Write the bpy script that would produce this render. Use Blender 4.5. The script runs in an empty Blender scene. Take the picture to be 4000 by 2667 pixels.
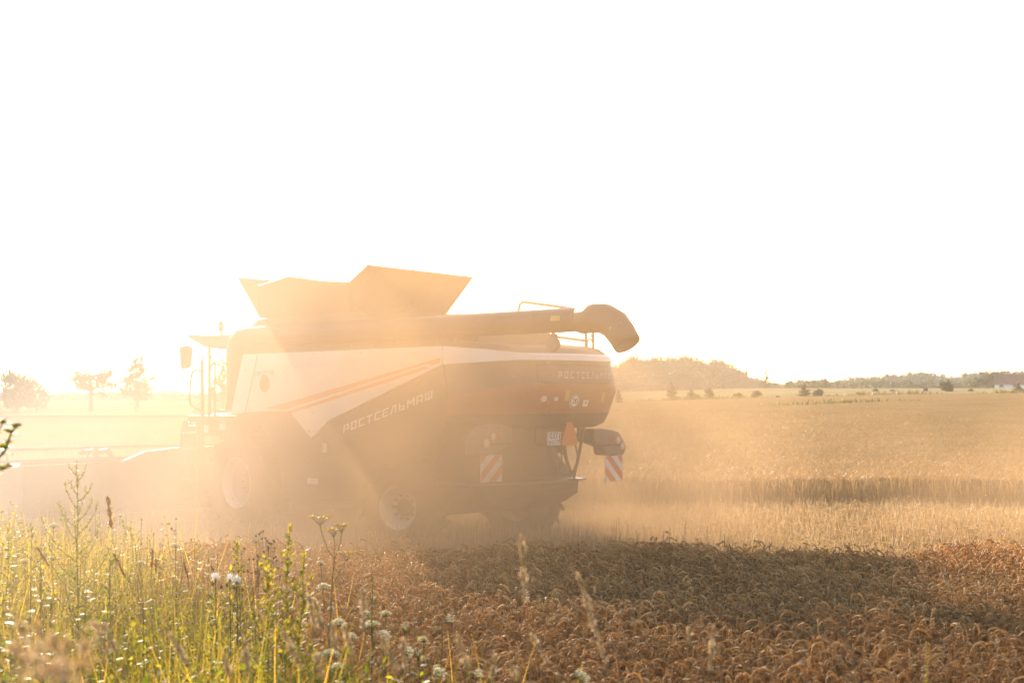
import bpy, bmesh, math, random
import numpy as np
from mathutils import Vector, Matrix

random.seed(11)
rng = np.random.default_rng(11)
R = math.radians
S = bpy.context.scene
COL = S.collection

# ---------------------------------------------------------------- camera
HC = 2.48
FPX = 50.0 / 36.0 * 4000.0
PITCH = math.atan(210.5 / FPX)
cam_data = bpy.data.cameras.new('camera')
cam = bpy.data.objects.new('camera', cam_data)
COL.objects.link(cam)
cam.location = (0, 0, HC)
cam.rotation_euler = (R(90) + PITCH, 0, 0)
cam_data.lens = 50.0
cam_data.sensor_width = 36.0
cam_data.clip_start = 0.1
cam_data.clip_end = 6000.0
cam_data.dof.use_dof = True
cam_data.dof.focus_distance = 20.0
cam_data.dof.aperture_fstop = 2.8
S.camera = cam

# ---------------------------------------------------------------- sky, sun, exposure
SUN_EL, SUN_AZ = 15.5, -18.5          # degrees; azimuth measured from +Y, negative = left
world = bpy.data.worlds.new('World')
S.world = world
world.use_nodes = True
wn = world.node_tree
wn.nodes.clear()
sky = wn.nodes.new('ShaderNodeTexSky')
sky.sky_type = 'NISHITA'
sky.sun_disc = False
sky.sun_elevation = R(SUN_EL)
sky.sun_rotation = R(SUN_AZ)
sky.air_density = 1.0
sky.dust_density = 1.2
sky.ozone_density = 1.0
bg = wn.nodes.new('ShaderNodeBackground')
bg.inputs['Strength'].default_value = 0.15
wo = wn.nodes.new('ShaderNodeOutputWorld')
wn.links.new(sky.outputs[0], bg.inputs['Color'])
wn.links.new(bg.outputs[0], wo.inputs['Surface'])

sun_data = bpy.data.lights.new('sun', 'SUN')
sun_data.energy = 5.0
sun_data.angle = R(0.5)
sun_data.color = (1.0, 0.82, 0.60)
sun = bpy.data.objects.new('sun', sun_data)
COL.objects.link(sun)
sd = Vector((math.sin(R(SUN_AZ)) * math.cos(R(SUN_EL)), math.cos(R(SUN_AZ)) * math.cos(R(SUN_EL)), math.sin(R(SUN_EL))))
sun.rotation_euler = sd.to_track_quat('Z', 'Y').to_euler()
sun.location = (-60, 160, 60)

HAZE_COL, HAZE_DENS, HAZE_G = (0.96, 0.93, 0.90), 0.00030, 0.22
DUST_COL, DUST_GLARE, DUST_G = (0.97, 0.65, 0.37), (0.90, 0.91, 0.92), 0.15
DUST_BLOBS = [((-1.5, 20.5, 1.7), (5.8, 8.5, 4.7), .19), ((-10.5, 26.0, 0.0), (12.0, 12.0, 5.5), .016), ((-9.0, 22.5, .4), (7.5, 8.0, 3.0), .026), ((5.5, 25.0, 0.0), (13.0, 9.0, 3.6), .036), ((-3.5, 14.0, .8), (4.5, 5.0, 2.2), .03), ((-2.9, 7.4, 1.8), (4.3, 4.0, 1.5), .02)]  # last blob, nearest the camera, is a thin veil added in place of lens glare
S.view_settings.view_transform = 'Standard'
S.view_settings.look = 'None'
S.view_settings.gamma = 1.0
S.view_settings.exposure = 1.35
cy = S.cycles
cy.use_denoising = True
cy.max_bounces = 6
cy.diffuse_bounces = 3
cy.glossy_bounces = 2
cy.transmission_bounces = 4
cy.transparent_max_bounces = 12
cy.volume_bounces = 2
cy.volume_max_steps = 256
cy.sample_clamp_indirect = 6.0

# ---------------------------------------------------------------- helpers
def at(x, y, Y):
    """world point on the line of sight of full-size photo pixel x, y at depth Y"""
    a = (x - 2000.0) / FPX
    b = -(y - 1333.5) / FPX
    d = Vector((a, math.cos(PITCH) - b * math.sin(PITCH), math.sin(PITCH) + b * math.cos(PITCH)))
    return Vector((0, 0, HC)) + d * (Y / d.y)

def sstep(a, b, x):
    t = np.clip((x - a) / (b - a), 0, 1)
    return t * t * (3 - 2 * t)

def ground_z(x, y):
    x = np.asarray(x, float); y = np.asarray(y, float)
    g = 1.7 * sstep(38, 95, y) + 0.15 * sstep(95, 170, y) + 1.2 * sstep(170, 320, y)
    z = g * sstep(-45, 60, x) * 1.25
    z = z + 0.95 * (1 - sstep(2.5, 8.5, y)) * (1 - sstep(60, 120, np.abs(x)))
    z = z + 0.03 * np.sin(x * 0.7 + 1.3 * np.sin(y * 0.31)) * np.cos(y * 0.53) * (1 - sstep(60, 120, y))
    return z
def gz(x, y): return float(ground_z(x, y))

def tag(o, label=None, cat=None, group=None, kind=None):
    if label: o['label'] = label
    if cat: o['category'] = cat
    if group: o['group'] = group
    if kind: o['kind'] = kind
    return o

def empty(name, loc, rz=0.0):
    o = bpy.data.objects.new(name, None)
    o.empty_display_size = 0.2
    o.location = loc
    o.rotation_euler = (0, 0, rz)
    COL.objects.link(o)
    return o

def link_mesh(name, me, mat, parent=None, smooth=False, bevel=0.0):
    if mat is not None:
        for m in (mat if isinstance(mat, (list, tuple)) else [mat]):
            me.materials.append(m)
    o = bpy.data.objects.new(name, me)
    COL.objects.link(o)
    if parent is not None: o.parent = parent
    if smooth:
        me.polygons.foreach_set('use_smooth', [True] * len(me.polygons))
    if bevel > 0:
        b = o.modifiers.new('bevel', 'BEVEL')
        b.width = bevel; b.segments = 2; b.limit_method = 'ANGLE'; b.angle_limit = R(35)
    return o

def copy_tree(o, parent=None):
    c = o.copy(); COL.objects.link(c)
    if parent is not None: c.parent = parent
    for ch in [x for x in o.children]:
        copy_tree(ch, c)
    return c

class MB:
    """collects simple shapes, then builds them as one mesh"""
    def __init__(s): s.v = []; s.f = []
    def add(s, vs, fs):
        n = len(s.v); s.v += [tuple(p) for p in vs]; s.f += [tuple(i + n for i in f) for f in fs]; return s
    def box(s, x0, x1, y0, y1, z0, z1):
        return s.add([(x0,y0,z0),(x1,y0,z0),(x1,y1,z0),(x0,y1,z0),(x0,y0,z1),(x1,y0,z1),(x1,y1,z1),(x0,y1,z1)],
                     [(0,3,2,1),(4,5,6,7),(0,1,5,4),(1,2,6,5),(2,3,7,6),(3,0,4,7)])
    def prism(s, poly, fn0, fn1):
        """poly: 2-D outline; fn0, fn1 map a 2-D point to the two 3-D end faces"""
        n = len(poly)
        return s.add([fn0(p) for p in poly] + [fn1(p) for p in poly],
              [tuple(range(n - 1, -1, -1)), tuple(range(n, 2 * n))] + [(i, (i + 1) % n, n + (i + 1) % n, n + i) for i in range(n)])
    def tube(s, pts, r, n=8, caps=True):
        pts = [Vector(p) for p in pts]
        rr = r if isinstance(r, (list, tuple)) else [r] * len(pts)
        vs = []; fs = []; ref = None
        for i, p in enumerate(pts):
            a = pts[max(i - 1, 0)]; b = pts[min(i + 1, len(pts) - 1)]
            d = (b - a)
            if d.length < 1e-9: d = Vector((0, 0, 1))
            d.normalize()
            if ref is None:
                ref = Vector((0, 0, 1)) if abs(d.z) < 0.9 else Vector((1, 0, 0))
            e1 = d.cross(ref)
            if e1.length < 1e-6: e1 = d.orthogonal()
            e1.normalize(); e2 = e1.cross(d); ref = e2
            for k in range(n):
                t = 2 * math.pi * k / n
                vs.append(p + (e1 * math.cos(t) + e2 * math.sin(t)) * rr[i])
        m = len(pts)
        for i in range(m - 1):
            for k in range(n):
                fs.append((i * n + k, i * n + (k + 1) % n, (i + 1) * n + (k + 1) % n, (i + 1) * n + k))
        if caps:
            fs.append(tuple(range(n - 1, -1, -1))); fs.append(tuple(range((m - 1) * n, m * n)))
        return s.add(vs, fs)
    def bar(s, p, q, r, n=8): return s.tube([p, q], r, n)
    def lathe(s, prof, c, axis='y', n=32):
        """prof: (offset along axis, radius)"""
        vs = []; fs = []
        for (a, r) in prof:
            for k in range(n):
                t = 2 * math.pi * k / n
                if axis == 'y': vs.append((c[0] + r * math.cos(t), c[1] + a, c[2] + r * math.sin(t)))
                elif axis == 'x': vs.append((c[0] + a, c[1] + r * math.cos(t), c[2] + r * math.sin(t)))
                else: vs.append((c[0] + r * math.cos(t), c[1] + r * math.sin(t), c[2] + a))
        for i in range(len(prof) - 1):
            for k in range(n):
                fs.append((i * n + k, i * n + (k + 1) % n, (i + 1) * n + (k + 1) % n, (i + 1) * n + k))
        return s.add(vs, fs)
    def grid(s, rows):
        m = len(rows[0]); vs = [p for r in rows for p in r]
        return s.add(vs, [(i*m+j, i*m+j+1, (i+1)*m+j+1, (i+1)*m+j) for i in range(len(rows)-1) for j in range(m-1)])
    def build(s, name, mat, parent=None, smooth=False, bevel=0.0, solid=0.0):
        me = bpy.data.meshes.new(name)
        me.from_pydata([tuple(p) for p in s.v], [], s.f)
        bm = bmesh.new(); bm.from_mesh(me)
        bmesh.ops.recalc_face_normals(bm, faces=bm.faces); bm.to_mesh(me); bm.free()
        o = link_mesh(name, me, mat, parent, False, 0)
        if solid > 0:
            m = o.modifiers.new('solid', 'SOLIDIFY'); m.thickness = solid; m.offset = -1
        if smooth:
            me.polygons.foreach_set('use_smooth', [True] * len(me.polygons))
            me.set_sharp_from_angle(angle=R(40))
        if bevel > 0:
            b = o.modifiers.new('bevel', 'BEVEL')
            b.width = bevel; b.segments = 2; b.limit_method = 'ANGLE'; b.angle_limit = R(35)
        return o

def np_mesh(name, V, T=None, Q=None, tint=None):
    """mesh from numpy arrays of triangles T and quads Q, with an optional per-vertex float 'tint'"""
    me = bpy.data.meshes.new(name)
    V = np.asarray(V, np.float32)
    nt = 0 if T is None else len(T); nq = 0 if Q is None else len(Q)
    loops = []
    if nt: loops.append(np.asarray(T, np.int32).ravel())
    if nq: loops.append(np.asarray(Q, np.int32).ravel())
    loops = np.concatenate(loops)
    me.vertices.add(len(V)); me.vertices.foreach_set('co', V.ravel())
    me.loops.add(len(loops)); me.loops.foreach_set('vertex_index', loops)
    me.polygons.add(nt + nq)
    st = np.concatenate([np.arange(nt) * 3, nt * 3 + np.arange(nq) * 4]).astype(np.int32)
    me.polygons.foreach_set('loop_start', st)
    me.update(calc_edges=True)
    if tint is not None:
        a = me.attributes.new('tint', 'FLOAT', 'POINT'); a.data.foreach_set('value', np.asarray(tint, np.float32))
    return me

class NB:
    """numpy collector: many transformed copies of small templates in one mesh"""
    def __init__(s): s.V = []; s.T = []; s.Q = []; s.t = []; s.n = 0
    def add(s, V, T=None, Q=None, tint=0.5):
        V = np.asarray(V, np.float32).reshape(-1, 3)
        s.V.append(V)
        if T is not None and len(T): s.T.append(np.asarray(T).reshape(-1, 3) + s.n)
        if Q is not None and len(Q): s.Q.append(np.asarray(Q).reshape(-1, 4) + s.n)
        s.t.append(np.broadcast_to(np.asarray(tint, np.float32), (len(V),)))
        s.n += len(V); return s
    def inst(s, tmpl, M, P, tint):
        """tmpl = (V,T,Q); M (k,3,3); P (k,3); tint (k,)"""
        V, T, Q = tmpl; k = len(P); m = len(V)
        W = np.einsum('kij,mj->kmi', M, V) + P[:, None, :]
        off = (np.arange(k) * m)[:, None, None]
        s.add(W.reshape(-1, 3), None if T is None or not len(T) else (np.asarray(T)[None] + off).reshape(-1, 3),
              None if Q is None or not len(Q) else (np.asarray(Q)[None] + off).reshape(-1, 4), np.repeat(tint, m))
        return s
    def build(s, name, mat, parent=None, smooth=False):
        me = np_mesh(name, np.concatenate(s.V), np.concatenate(s.T) if s.T else None, np.concatenate(s.Q) if s.Q else None, np.concatenate(s.t))
        return link_mesh(name, me, mat, parent, smooth)

def rotz(a):
    c, s_ = np.cos(a), np.sin(a); o = np.zeros_like(a); l = np.ones_like(a)
    return np.stack([np.stack([c, -s_, o], -1), np.stack([s_, c, o], -1), np.stack([o, o, l], -1)], -2)
def rotx(a):
    c, s_ = np.cos(a), np.sin(a); o = np.zeros_like(a); l = np.ones_like(a)
    return np.stack([np.stack([l, o, o], -1), np.stack([o, c, -s_], -1), np.stack([o, s_, c], -1)], -2)
def rand_rot(k, tilt):
    return rotz(rng.uniform(0, 2*np.pi, k)) @ rotx(rng.normal(0, tilt, k)) @ rotz(rng.uniform(0, 2*np.pi, k))

# ---------------------------------------------------------------- materials
def nodes_of(name):
    m = bpy.data.materials.new(name); m.use_nodes = True
    nt = m.node_tree; nt.nodes.clear()
    out = nt.nodes.new('ShaderNodeOutputMaterial')
    return m, nt, out

def paint(name, col, rough=0.5, metal=0.0, var=0.12, scale=3.0, coat=0.0, dust=0.25, dustcol=(0.42, 0.31, 0.19)):
    """painted or bare surface with patchy wear and a film of field dust"""
    m, nt, out = nodes_of(name)
    b = nt.nodes.new('ShaderNodeBsdfPrincipled')
    tc = nt.nodes.new('ShaderNodeTexCoord')
    n1 = nt.nodes.new('ShaderNodeTexNoise'); n1.inputs['Scale'].default_value = scale; n1.inputs['Detail'].default_value = 6
    n2 = nt.nodes.new('ShaderNodeTexNoise'); n2.inputs['Scale'].default_value = scale * 0.7; n2.inputs['Detail'].default_value = 8; n2.inputs['Roughness'].default_value = 0.7
    nt.links.new(tc.outputs['Object'], n1.inputs['Vector']); nt.links.new(tc.outputs['Object'], n2.inputs['Vector'])
    r1 = nt.nodes.new('ShaderNodeValToRGB')
    r1.color_ramp.elements[0].position = 0.3; r1.color_ramp.elements[1].position = 0.7
    r1.color_ramp.elements[0].color = tuple(c * (1 - var) for c in col) + (1,)
    r1.color_ramp.elements[1].color = tuple(min(1, c * (1 + var)) for c in col) + (1,)
    nt.links.new(n1.outputs['Fac'], r1.inputs['Fac'])
    mr = nt.nodes.new('ShaderNodeMapRange'); mr.inputs['From Min'].default_value = 0.35; mr.inputs['From Max'].default_value = 0.75
    mr.inputs['To Min'].default_value = dust * 0.3; mr.inputs['To Max'].default_value = dust
    nt.links.new(n2.outputs['Fac'], mr.inputs['Value'])
    mx = nt.nodes.new('ShaderNodeMix'); mx.data_type = 'RGBA'
    nt.links.new(mr.outputs['Result'], mx.inputs['Factor']); nt.links.new(r1.outputs['Color'], mx.inputs['A'])
    mx.inputs['B'].default_value = dustcol + (1,)
    nt.links.new(mx.outputs['Result'], b.inputs['Base Color'])
    b.inputs['Roughness'].default_value = rough; b.inputs['Metallic'].default_value = metal
    b.inputs['Coat Weight'].default_value = coat
    nt.links.new(b.outputs[0], out.inputs['Surface'])
    return m

def leafy(name, stops, rough=0.5, trans=0.45, spec=0.4, transmul=(1.0, 1.0, 1.0)):
    """thin plant matter: colour from the per-stem tint, light passes through"""
    m, nt, out = nodes_of(name)
    at_ = nt.nodes.new('ShaderNodeAttribute'); at_.attribute_name = 'tint'
    rp = nt.nodes.new('ShaderNodeValToRGB')
    el = rp.color_ramp.elements
    while len(el) < len(stops): el.new(0.5)
    for e, (p, c) in zip(el, stops): e.position = p; e.color = tuple(c) + (1,)
    nt.links.new(at_.outputs['Fac'], rp.inputs['Fac'])
    b = nt.nodes.new('ShaderNodeBsdfPrincipled'); b.inputs['Roughness'].default_value = rough
    b.inputs['Specular IOR Level'].default_value = spec
    nt.links.new(rp.outputs['Color'], b.inputs['Base Color'])
    t = nt.nodes.new('ShaderNodeBsdfTranslucent')
    mu = nt.nodes.new('ShaderNodeMix'); mu.data_type = 'RGBA'; mu.blend_type = 'MULTIPLY'; mu.inputs['Factor'].default_value = 1.0
    nt.links.new(rp.outputs['Color'], mu.inputs['A']); mu.inputs['B'].default_value = tuple(transmul) + (1,)
    nt.links.new(mu.outputs['Result'], t.inputs['Color'])
    ms = nt.nodes.new('ShaderNodeMixShader'); ms.inputs[0].default_value = trans
    nt.links.new(b.outputs[0], ms.inputs[1]); nt.links.new(t.outputs[0], ms.inputs[2])
    nt.links.new(ms.outputs[0], out.inputs['Surface'])
    return m

def groundmat(name, c1, c2, c3, s1=0.6, s2=6.0, s3=60.0, bump=0.5, stretch=(1, 1, 1)):
    m, nt, out = nodes_of(name)
    tc = nt.nodes.new('ShaderNodeTexCoord'); mp = nt.nodes.new('ShaderNodeMapping'); mp.inputs['Scale'].default_value = stretch
    nt.links.new(tc.outputs['Object'], mp.inputs['Vector'])
    def noise(sc, det=6):
        n = nt.nodes.new('ShaderNodeTexNoise'); n.inputs['Scale'].default_value = sc; n.inputs['Detail'].default_value = det
        nt.links.new(mp.outputs[0], n.inputs['Vector']); return n
    a, b_, c = noise(s1), noise(s2), noise(s3, 4)
    r1 = nt.nodes.new('ShaderNodeValToRGB'); r1.color_ramp.elements[0].position = .35; r1.color_ramp.elements[1].position = .65
    r1.color_ramp.elements[0].color = c1 + (1,); r1.color_ramp.elements[1].color = c2 + (1,)
    nt.links.new(a.outputs['Fac'], r1.inputs['Fac'])
    mr = nt.nodes.new('ShaderNodeMapRange'); mr.inputs['From Min'].default_value = .4; mr.inputs['From Max'].default_value = .7
    nt.links.new(b_.outputs['Fac'], mr.inputs['Value'])
    mx = nt.nodes.new('ShaderNodeMix'); mx.data_type = 'RGBA'
    nt.links.new(mr.outputs[0], mx.inputs['Factor']); nt.links.new(r1.outputs['Color'], mx.inputs['A']); mx.inputs['B'].default_value = c3 + (1,)
    bs = nt.nodes.new('ShaderNodeBsdfPrincipled'); bs.inputs['Roughness'].default_value = 0.95; bs.inputs['Specular IOR Level'].default_value = 0.0
    nt.links.new(mx.outputs['Result'], bs.inputs['Base Color'])
    ad = nt.nodes.new('ShaderNodeMath'); ad.operation = 'ADD'
    nt.links.new(b_.outputs['Fac'], ad.inputs[0]); nt.links.new(c.outputs['Fac'], ad.inputs[1])
    bu = nt.nodes.new('ShaderNodeBump'); bu.inputs['Strength'].default_value = bump; bu.inputs['Distance'].default_value = 0.1
    nt.links.new(ad.outputs[0], bu.inputs['Height']); nt.links.new(bu.outputs[0], bs.inputs['Normal'])
    nt.links.new(bs.outputs[0], out.inputs['Surface'])
    return m

M = {}
M['white'] = paint('white_paint', (0.78, 0.75, 0.74), .4, var=.05, dust=.18)
M['red'] = paint('red_paint', (0.27, 0.055, 0.018), .4, var=.15, dust=.25)
M['stripe'] = paint('orange_stripe', (0.72, 0.19, 0.025), .45, var=.08, dust=.15)
M['grey'] = paint('warm_grey_panel', (0.085, 0.06, 0.055), .45, var=.2, dust=.22)
M['dark'] = paint('dark_steel', (0.032, 0.024, 0.02), .55, var=.3, dust=.2)
M['tank'] = paint('tank_sheet', (0.09, 0.07, 0.06), .5, var=.2, dust=.35)
M['auger'] = paint('auger_tube_paint', (0.055, 0.04, 0.034), .45, var=.2, dust=.2)
M['rubber'] = paint('tyre_rubber', (0.022, 0.02, 0.018), .85, var=.3, dust=.3, scale=6)
M['rim'] = paint('rim_paint', (0.66, 0.63, 0.62), .45, var=.08, dust=.2)
M['steel'] = paint('bare_steel', (0.32, 0.29, 0.26), .35, metal=.7, var=.2, dust=.2)
M['letter'] = paint('white_lettering', (0.74, 0.72, 0.72), .5, var=.03, dust=.08)
M['grey_letter'] = paint('grey_lettering', (0.42, 0.38, 0.38), .5, var=.05, dust=.1)
M['black'] = paint('black_print', (0.02, 0.02, 0.02), .6, var=.1, dust=.05)
M['yellow'] = paint('yellow_sticker', (0.52, 0.33, 0.05), .5, var=.1, dust=.3)
M['board_red'] = paint('reflective_red', (0.80, 0.15, 0.025), .45, var=.05, dust=.06)
M['board_white'] = paint('reflective_white', (0.82, 0.80, 0.80), .45, var=.03, dust=.06)
M['tri'] = paint('fluorescent_orange', (0.85, 0.17, 0.01), .5, var=.05, dust=.05)
M['lens_white'] = paint('clear_lens', (0.7, 0.62, 0.6), .15, var=.1, dust=.1, coat=.6)
M['lens_red'] = paint('red_lens', (0.5, 0.05, 0.02), .2, var=.1, dust=.15, coat=.6)
M['amber'] = paint('amber_lens', (0.7, 0.25, 0.02), .2, var=.1, dust=.1, coat=.6)
M['lampgrey'] = paint('grey_plastic', (0.15, 0.125, 0.12), .5, var=.15, dust=.3)
# clear cab glass: mostly see-through with a mirror-like grazing reflection
m, nt, out = nodes_of('cab_glass')
tr = nt.nodes.new('ShaderNodeBsdfTransparent'); tr.inputs[0].default_value = (.9, .91, .9, 1)
gl = nt.nodes.new('ShaderNodeBsdfGlossy'); gl.inputs['Roughness'].default_value = 0.05
lw_ = nt.nodes.new('ShaderNodeLayerWeight'); lw_.inputs['Blend'].default_value = 0.5
pw_ = nt.nodes.new('ShaderNodeMath'); pw_.operation = 'POWER'; pw_.inputs[1].default_value = 4.0
nt.links.new(lw_.outputs['Facing'], pw_.inputs[0])
fr = nt.nodes.new('ShaderNodeMath'); fr.operation = 'MULTIPLY'; fr.inputs[1].default_value = 0.5
nt.links.new(pw_.outputs[0], fr.inputs[0])
mx = nt.nodes.new('ShaderNodeMixShader')
nt.links.new(fr.outputs[0], mx.inputs[0]); nt.links.new(tr.outputs[0], mx.inputs[1]); nt.links.new(gl.outputs[0], mx.inputs[2])
nt.links.new(mx.outputs[0], out.inputs['Surface'])
M['glass'] = m
STRAW = [(0.0, (0.40, 0.255, 0.11)), (0.5, (0.66, 0.46, 0.22)), (1.0, (0.82, 0.64, 0.36))]
M['wheat'] = leafy('ripe_wheat', STRAW, rough=.5, trans=.58, spec=.4, transmul=(1.18, 1.04, .74))
M['wheat_fine'] = leafy('distant_ripe_wheat', [(0.0, (0.29, 0.18, 0.09)), (0.5, (0.39, 0.25, 0.125)), (1.0, (0.50, 0.35, 0.19))], rough=.6, trans=.3, spec=.2, transmul=(1.0, .88, .65))
M['stubble'] = leafy('cut_straw', [(0.0, (0.27, 0.165, 0.07)), (0.6, (0.43, 0.28, 0.13)), (1.0, (0.58, 0.42, 0.23))], rough=.4, trans=.32, spec=.5)
M['grass'] = leafy('verge_grass', [(0.0, (0.10, 0.12, 0.014)), (0.5, (0.27, 0.27, 0.035)), (0.75, (0.44, 0.34, 0.07)), (1.0, (0.60, 0.41, 0.15))], rough=.5, trans=.64, spec=.3, transmul=(1.7, 1.4, .5))
M['grass_far'] = leafy('field_edge_grass', [(0.0, (0.08, 0.085, 0.02)), (0.6, (0.14, 0.13, 0.035)), (1.0, (0.24, 0.19, 0.07))], rough=.6, trans=.35, spec=.15)
M['leaf'] = leafy('weed_leaf', [(0.0, (0.03, 0.055, 0.01)), (0.6, (0.12, 0.155, 0.02)), (1.0, (0.34, 0.30, 0.035))], rough=.5, trans=.62, spec=.2, transmul=(2.1, 1.75, .5))
M['stem'] = leafy('weed_stem', [(0.0, (0.07, 0.05, 0.02)), (0.5, (0.14, 0.14, 0.035)), (1.0, (0.34, 0.22, 0.08))], rough=.6, trans=.25)
M['drygrass'] = leafy('dry_seed_head', [(0.0, (0.26, 0.12, 0.045)), (0.5, (0.45, 0.29, 0.14)), (1.0, (0.62, 0.47, 0.29))], rough=.6, trans=.45)
M['petal'] = leafy('white_petals', [(0.0, (0.88, 0.79, 0.52)), (1.0, (0.94, 0.88, 0.64))], rough=.8, trans=.7, spec=.05)
M['disc'] = leafy('yellow_flower', [(0.0, (0.55, 0.30, 0.02)), (1.0, (0.75, 0.52, 0.06))], rough=.6, trans=.3, spec=.2)
M['fluff'] = leafy('thistle_down', [(0.0, (0.75, 0.70, 0.66)), (1.0, (0.88, 0.85, 0.82))], rough=.8, trans=.5, spec=.1)
M['brownhead'] = leafy('dried_flower_head', [(0.0, (0.10, 0.05, 0.015)), (1.0, (0.24, 0.14, 0.04))], rough=.7, trans=.15)
M['crown'] = leafy('tree_foliage', [(0.0, (0.035, 0.05, 0.015)), (0.5, (0.06, 0.08, 0.022)), (1.0, (0.11, 0.12, 0.035))], rough=.55, trans=.35, spec=.3, transmul=(1.2, 1.15, .6))
M['bark'] = paint('tree_bark', (0.09, 0.065, 0.045), .9, var=.3, dust=.05, scale=5)
M['roof'] = paint('roof_tiles', (0.20, 0.09, 0.06), .8, var=.2, dust=.05, scale=2)
M['wall'] = paint('house_plaster', (0.75, 0.74, 0.74), .8, var=.05, dust=.04, scale=1)
M['pane'] = paint('window_pane', (0.05, 0.06, 0.08), .15, var=.1, dust=.02)
M['chaff'] = leafy('floating_chaff', [(0.0, (0.62, 0.45, 0.22)), (1.0, (0.86, 0.72, 0.48))], rough=.5, trans=.5, spec=.3)
M['soil'] = groundmat('field_soil_and_straw', (0.17, 0.115, 0.055), (0.25, 0.17, 0.08), (0.31, 0.22, 0.11), bump=.8)
M['meadow'] = groundmat('dry_meadow', (0.30, 0.235, 0.115), (0.38, 0.295, 0.15), (0.22, 0.18, 0.08), s1=.05, s2=.25, s3=3., bump=.6)
M['wheat_far'] = groundmat('standing_wheat_canopy', (0.33, 0.22, 0.105), (0.40, 0.27, 0.13), (0.27, 0.175, 0.08), s1=.35, s2=7., s3=30., bump=1.0)
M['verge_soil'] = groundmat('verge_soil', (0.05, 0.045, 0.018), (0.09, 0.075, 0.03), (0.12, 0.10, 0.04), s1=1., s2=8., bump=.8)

# ================================================================ combine harvester
# vehicle axes: x forward, y to its left, z up; origin on the ground under the front axle
VO = Vector((-3.846, 27.23, 0.0))
combine = empty('combine_harvester', VO, R(135))
tag(combine, 'large combine harvester with white and dark side panels driving through the dust', 'combine harvester')

def P(u0, u1=None): return lambda p: (p[0], u0, p[1])      # outline in (x, z) placed at y
def side_prism(mb, poly, y0, y1): return mb.prism(poly, lambda p: (p[0], y0, p[1]), lambda p: (p[0], y1, p[1]))
def back_prism(mb, poly, x0, x1): return mb.prism(poly, lambda p: (x0, p[0], p[1]), lambda p: (x1, p[0], p[1]))
def arc(cx, cz, r, a0, a1, n):
    return [(cx + r * math.cos(R(a0 + (a1 - a0) * i / n)), cz + r * math.sin(R(a0 + (a1 - a0) * i / n))) for i in range(n + 1)]

# --- block letters of square strokes -------------------------------------------------
def letter(ch, w=0.78, t=0.2):
    """list of quads (4 points each, x right, y up, height 1), no two overlapping"""
    def r(x0, x1, y0, y1): return [(x0, y0), (x1, y0), (x1, y1), (x0, y1)]
    m0, m1 = 0.42, 0.42 + t * .85
    if ch == 'Р': return [r(0, t, 0, 1), r(t, w, 1 - t, 1), r(w - t, w, m0 - .1, 1 - t), r(t, w - t, m0 - .1, m1 - .1)]
    if ch == 'О': return [r(0, t, 0, 1), r(w - t, w, 0, 1), r(t, w - t, 0, t), r(t, w - t, 1 - t, 1)]
    if ch == 'С': return [r(0, t, 0, 1), r(t, w, 0, t), r(t, w, 1 - t, 1)]
    if ch == 'Т': return [r(0, w, 1 - t, 1), r(w / 2 - t / 2, w / 2 + t / 2, 0, 1 - t)]
    if ch == 'Е': return [r(0, t, 0, 1), r(t, w, 0, t), r(t, w, 1 - t, 1), r(t, w * .85, m0, m1)]
    if ch == 'Л': return [r(w - t, w, 0, 1), r(t * 1.1, w - t, 1 - t, 1), [(-.06, 0), (t - .06, 0), (t * 2.1, 1 - t), (t * 1.1, 1 - t)]]
    if ch == 'Ь': return [r(0, t, 0, 1), r(t, w, 0, t), r(w - t, w, t, m1), r(t, w - t, m0, m1)]
    if ch == 'М': return [r(0, t, 0, 1), r(w, w + t, 0, 1), [(t, 1), (t, .68), (w / 2 + t / 2, .28), (w / 2 + t / 2, .60)], [(w, 1), (w / 2 + t / 2, .60), (w / 2 + t / 2, .28), (w, .68)]]
    if ch == 'А': return [r(0, t, 0, 1), r(w - t, w, 0, 1), r(t, w - t, 1 - t, 1), r(t, w - t, m0 - .14, m1 - .14)]
    if ch == 'Ш': return [r(0, t, 0, 1), r(w + .14 - t, w + .14, 0, 1), r(w / 2 + .07 - t / 2, w / 2 + .07 + t / 2, t, 1), r(t, w + .14 - t, 0, t)]
    return []
def word(mb, text, place, height, adv, skew=0.12, thick=0.006, sx=1.0):
    """place(s, h, off) -> 3-D point; s along the line of writing, h up, off outward"""
    s0 = 0.0
    for ch in text:
        for q in letter(ch):
            pts = []
            # cut long strokes so they follow a curved surface
            pts = [(s0 + (x + skew * y) * height * sx, y * height) for x, y in q]
            mb.prism(pts, lambda p: place(p[0], p[1], 0.0), lambda p: place(p[0], p[1], thick))
        s0 += adv + (0.14 * height * sx if ch in 'МШ' else 0)
    return mb

def font_mesh(name, text, size, place, mat, parent, extr=0.004, align='CENTER'):
    cu = bpy.data.curves.new(name, 'FONT'); cu.body = text; cu.size = size; cu.align_x = align; cu.align_y = 'CENTER'
    cu.extrude = extr; cu.resolution_u = 3
    tmp = bpy.data.objects.new(name, cu); COL.objects.link(tmp)
    dg = bpy.context.evaluated_depsgraph_get()
    me = bpy.data.meshes.new_from_object(tmp.evaluated_get(dg))
    bpy.data.objects.remove(tmp); bpy.data.curves.remove(cu)
    for v in me.vertices: v.co = Vector(place(v.co.x, v.co.y, v.co.z + extr))
    me.name = name; me.materials.clear()
    return link_mesh(name, me, mat, parent)

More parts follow.
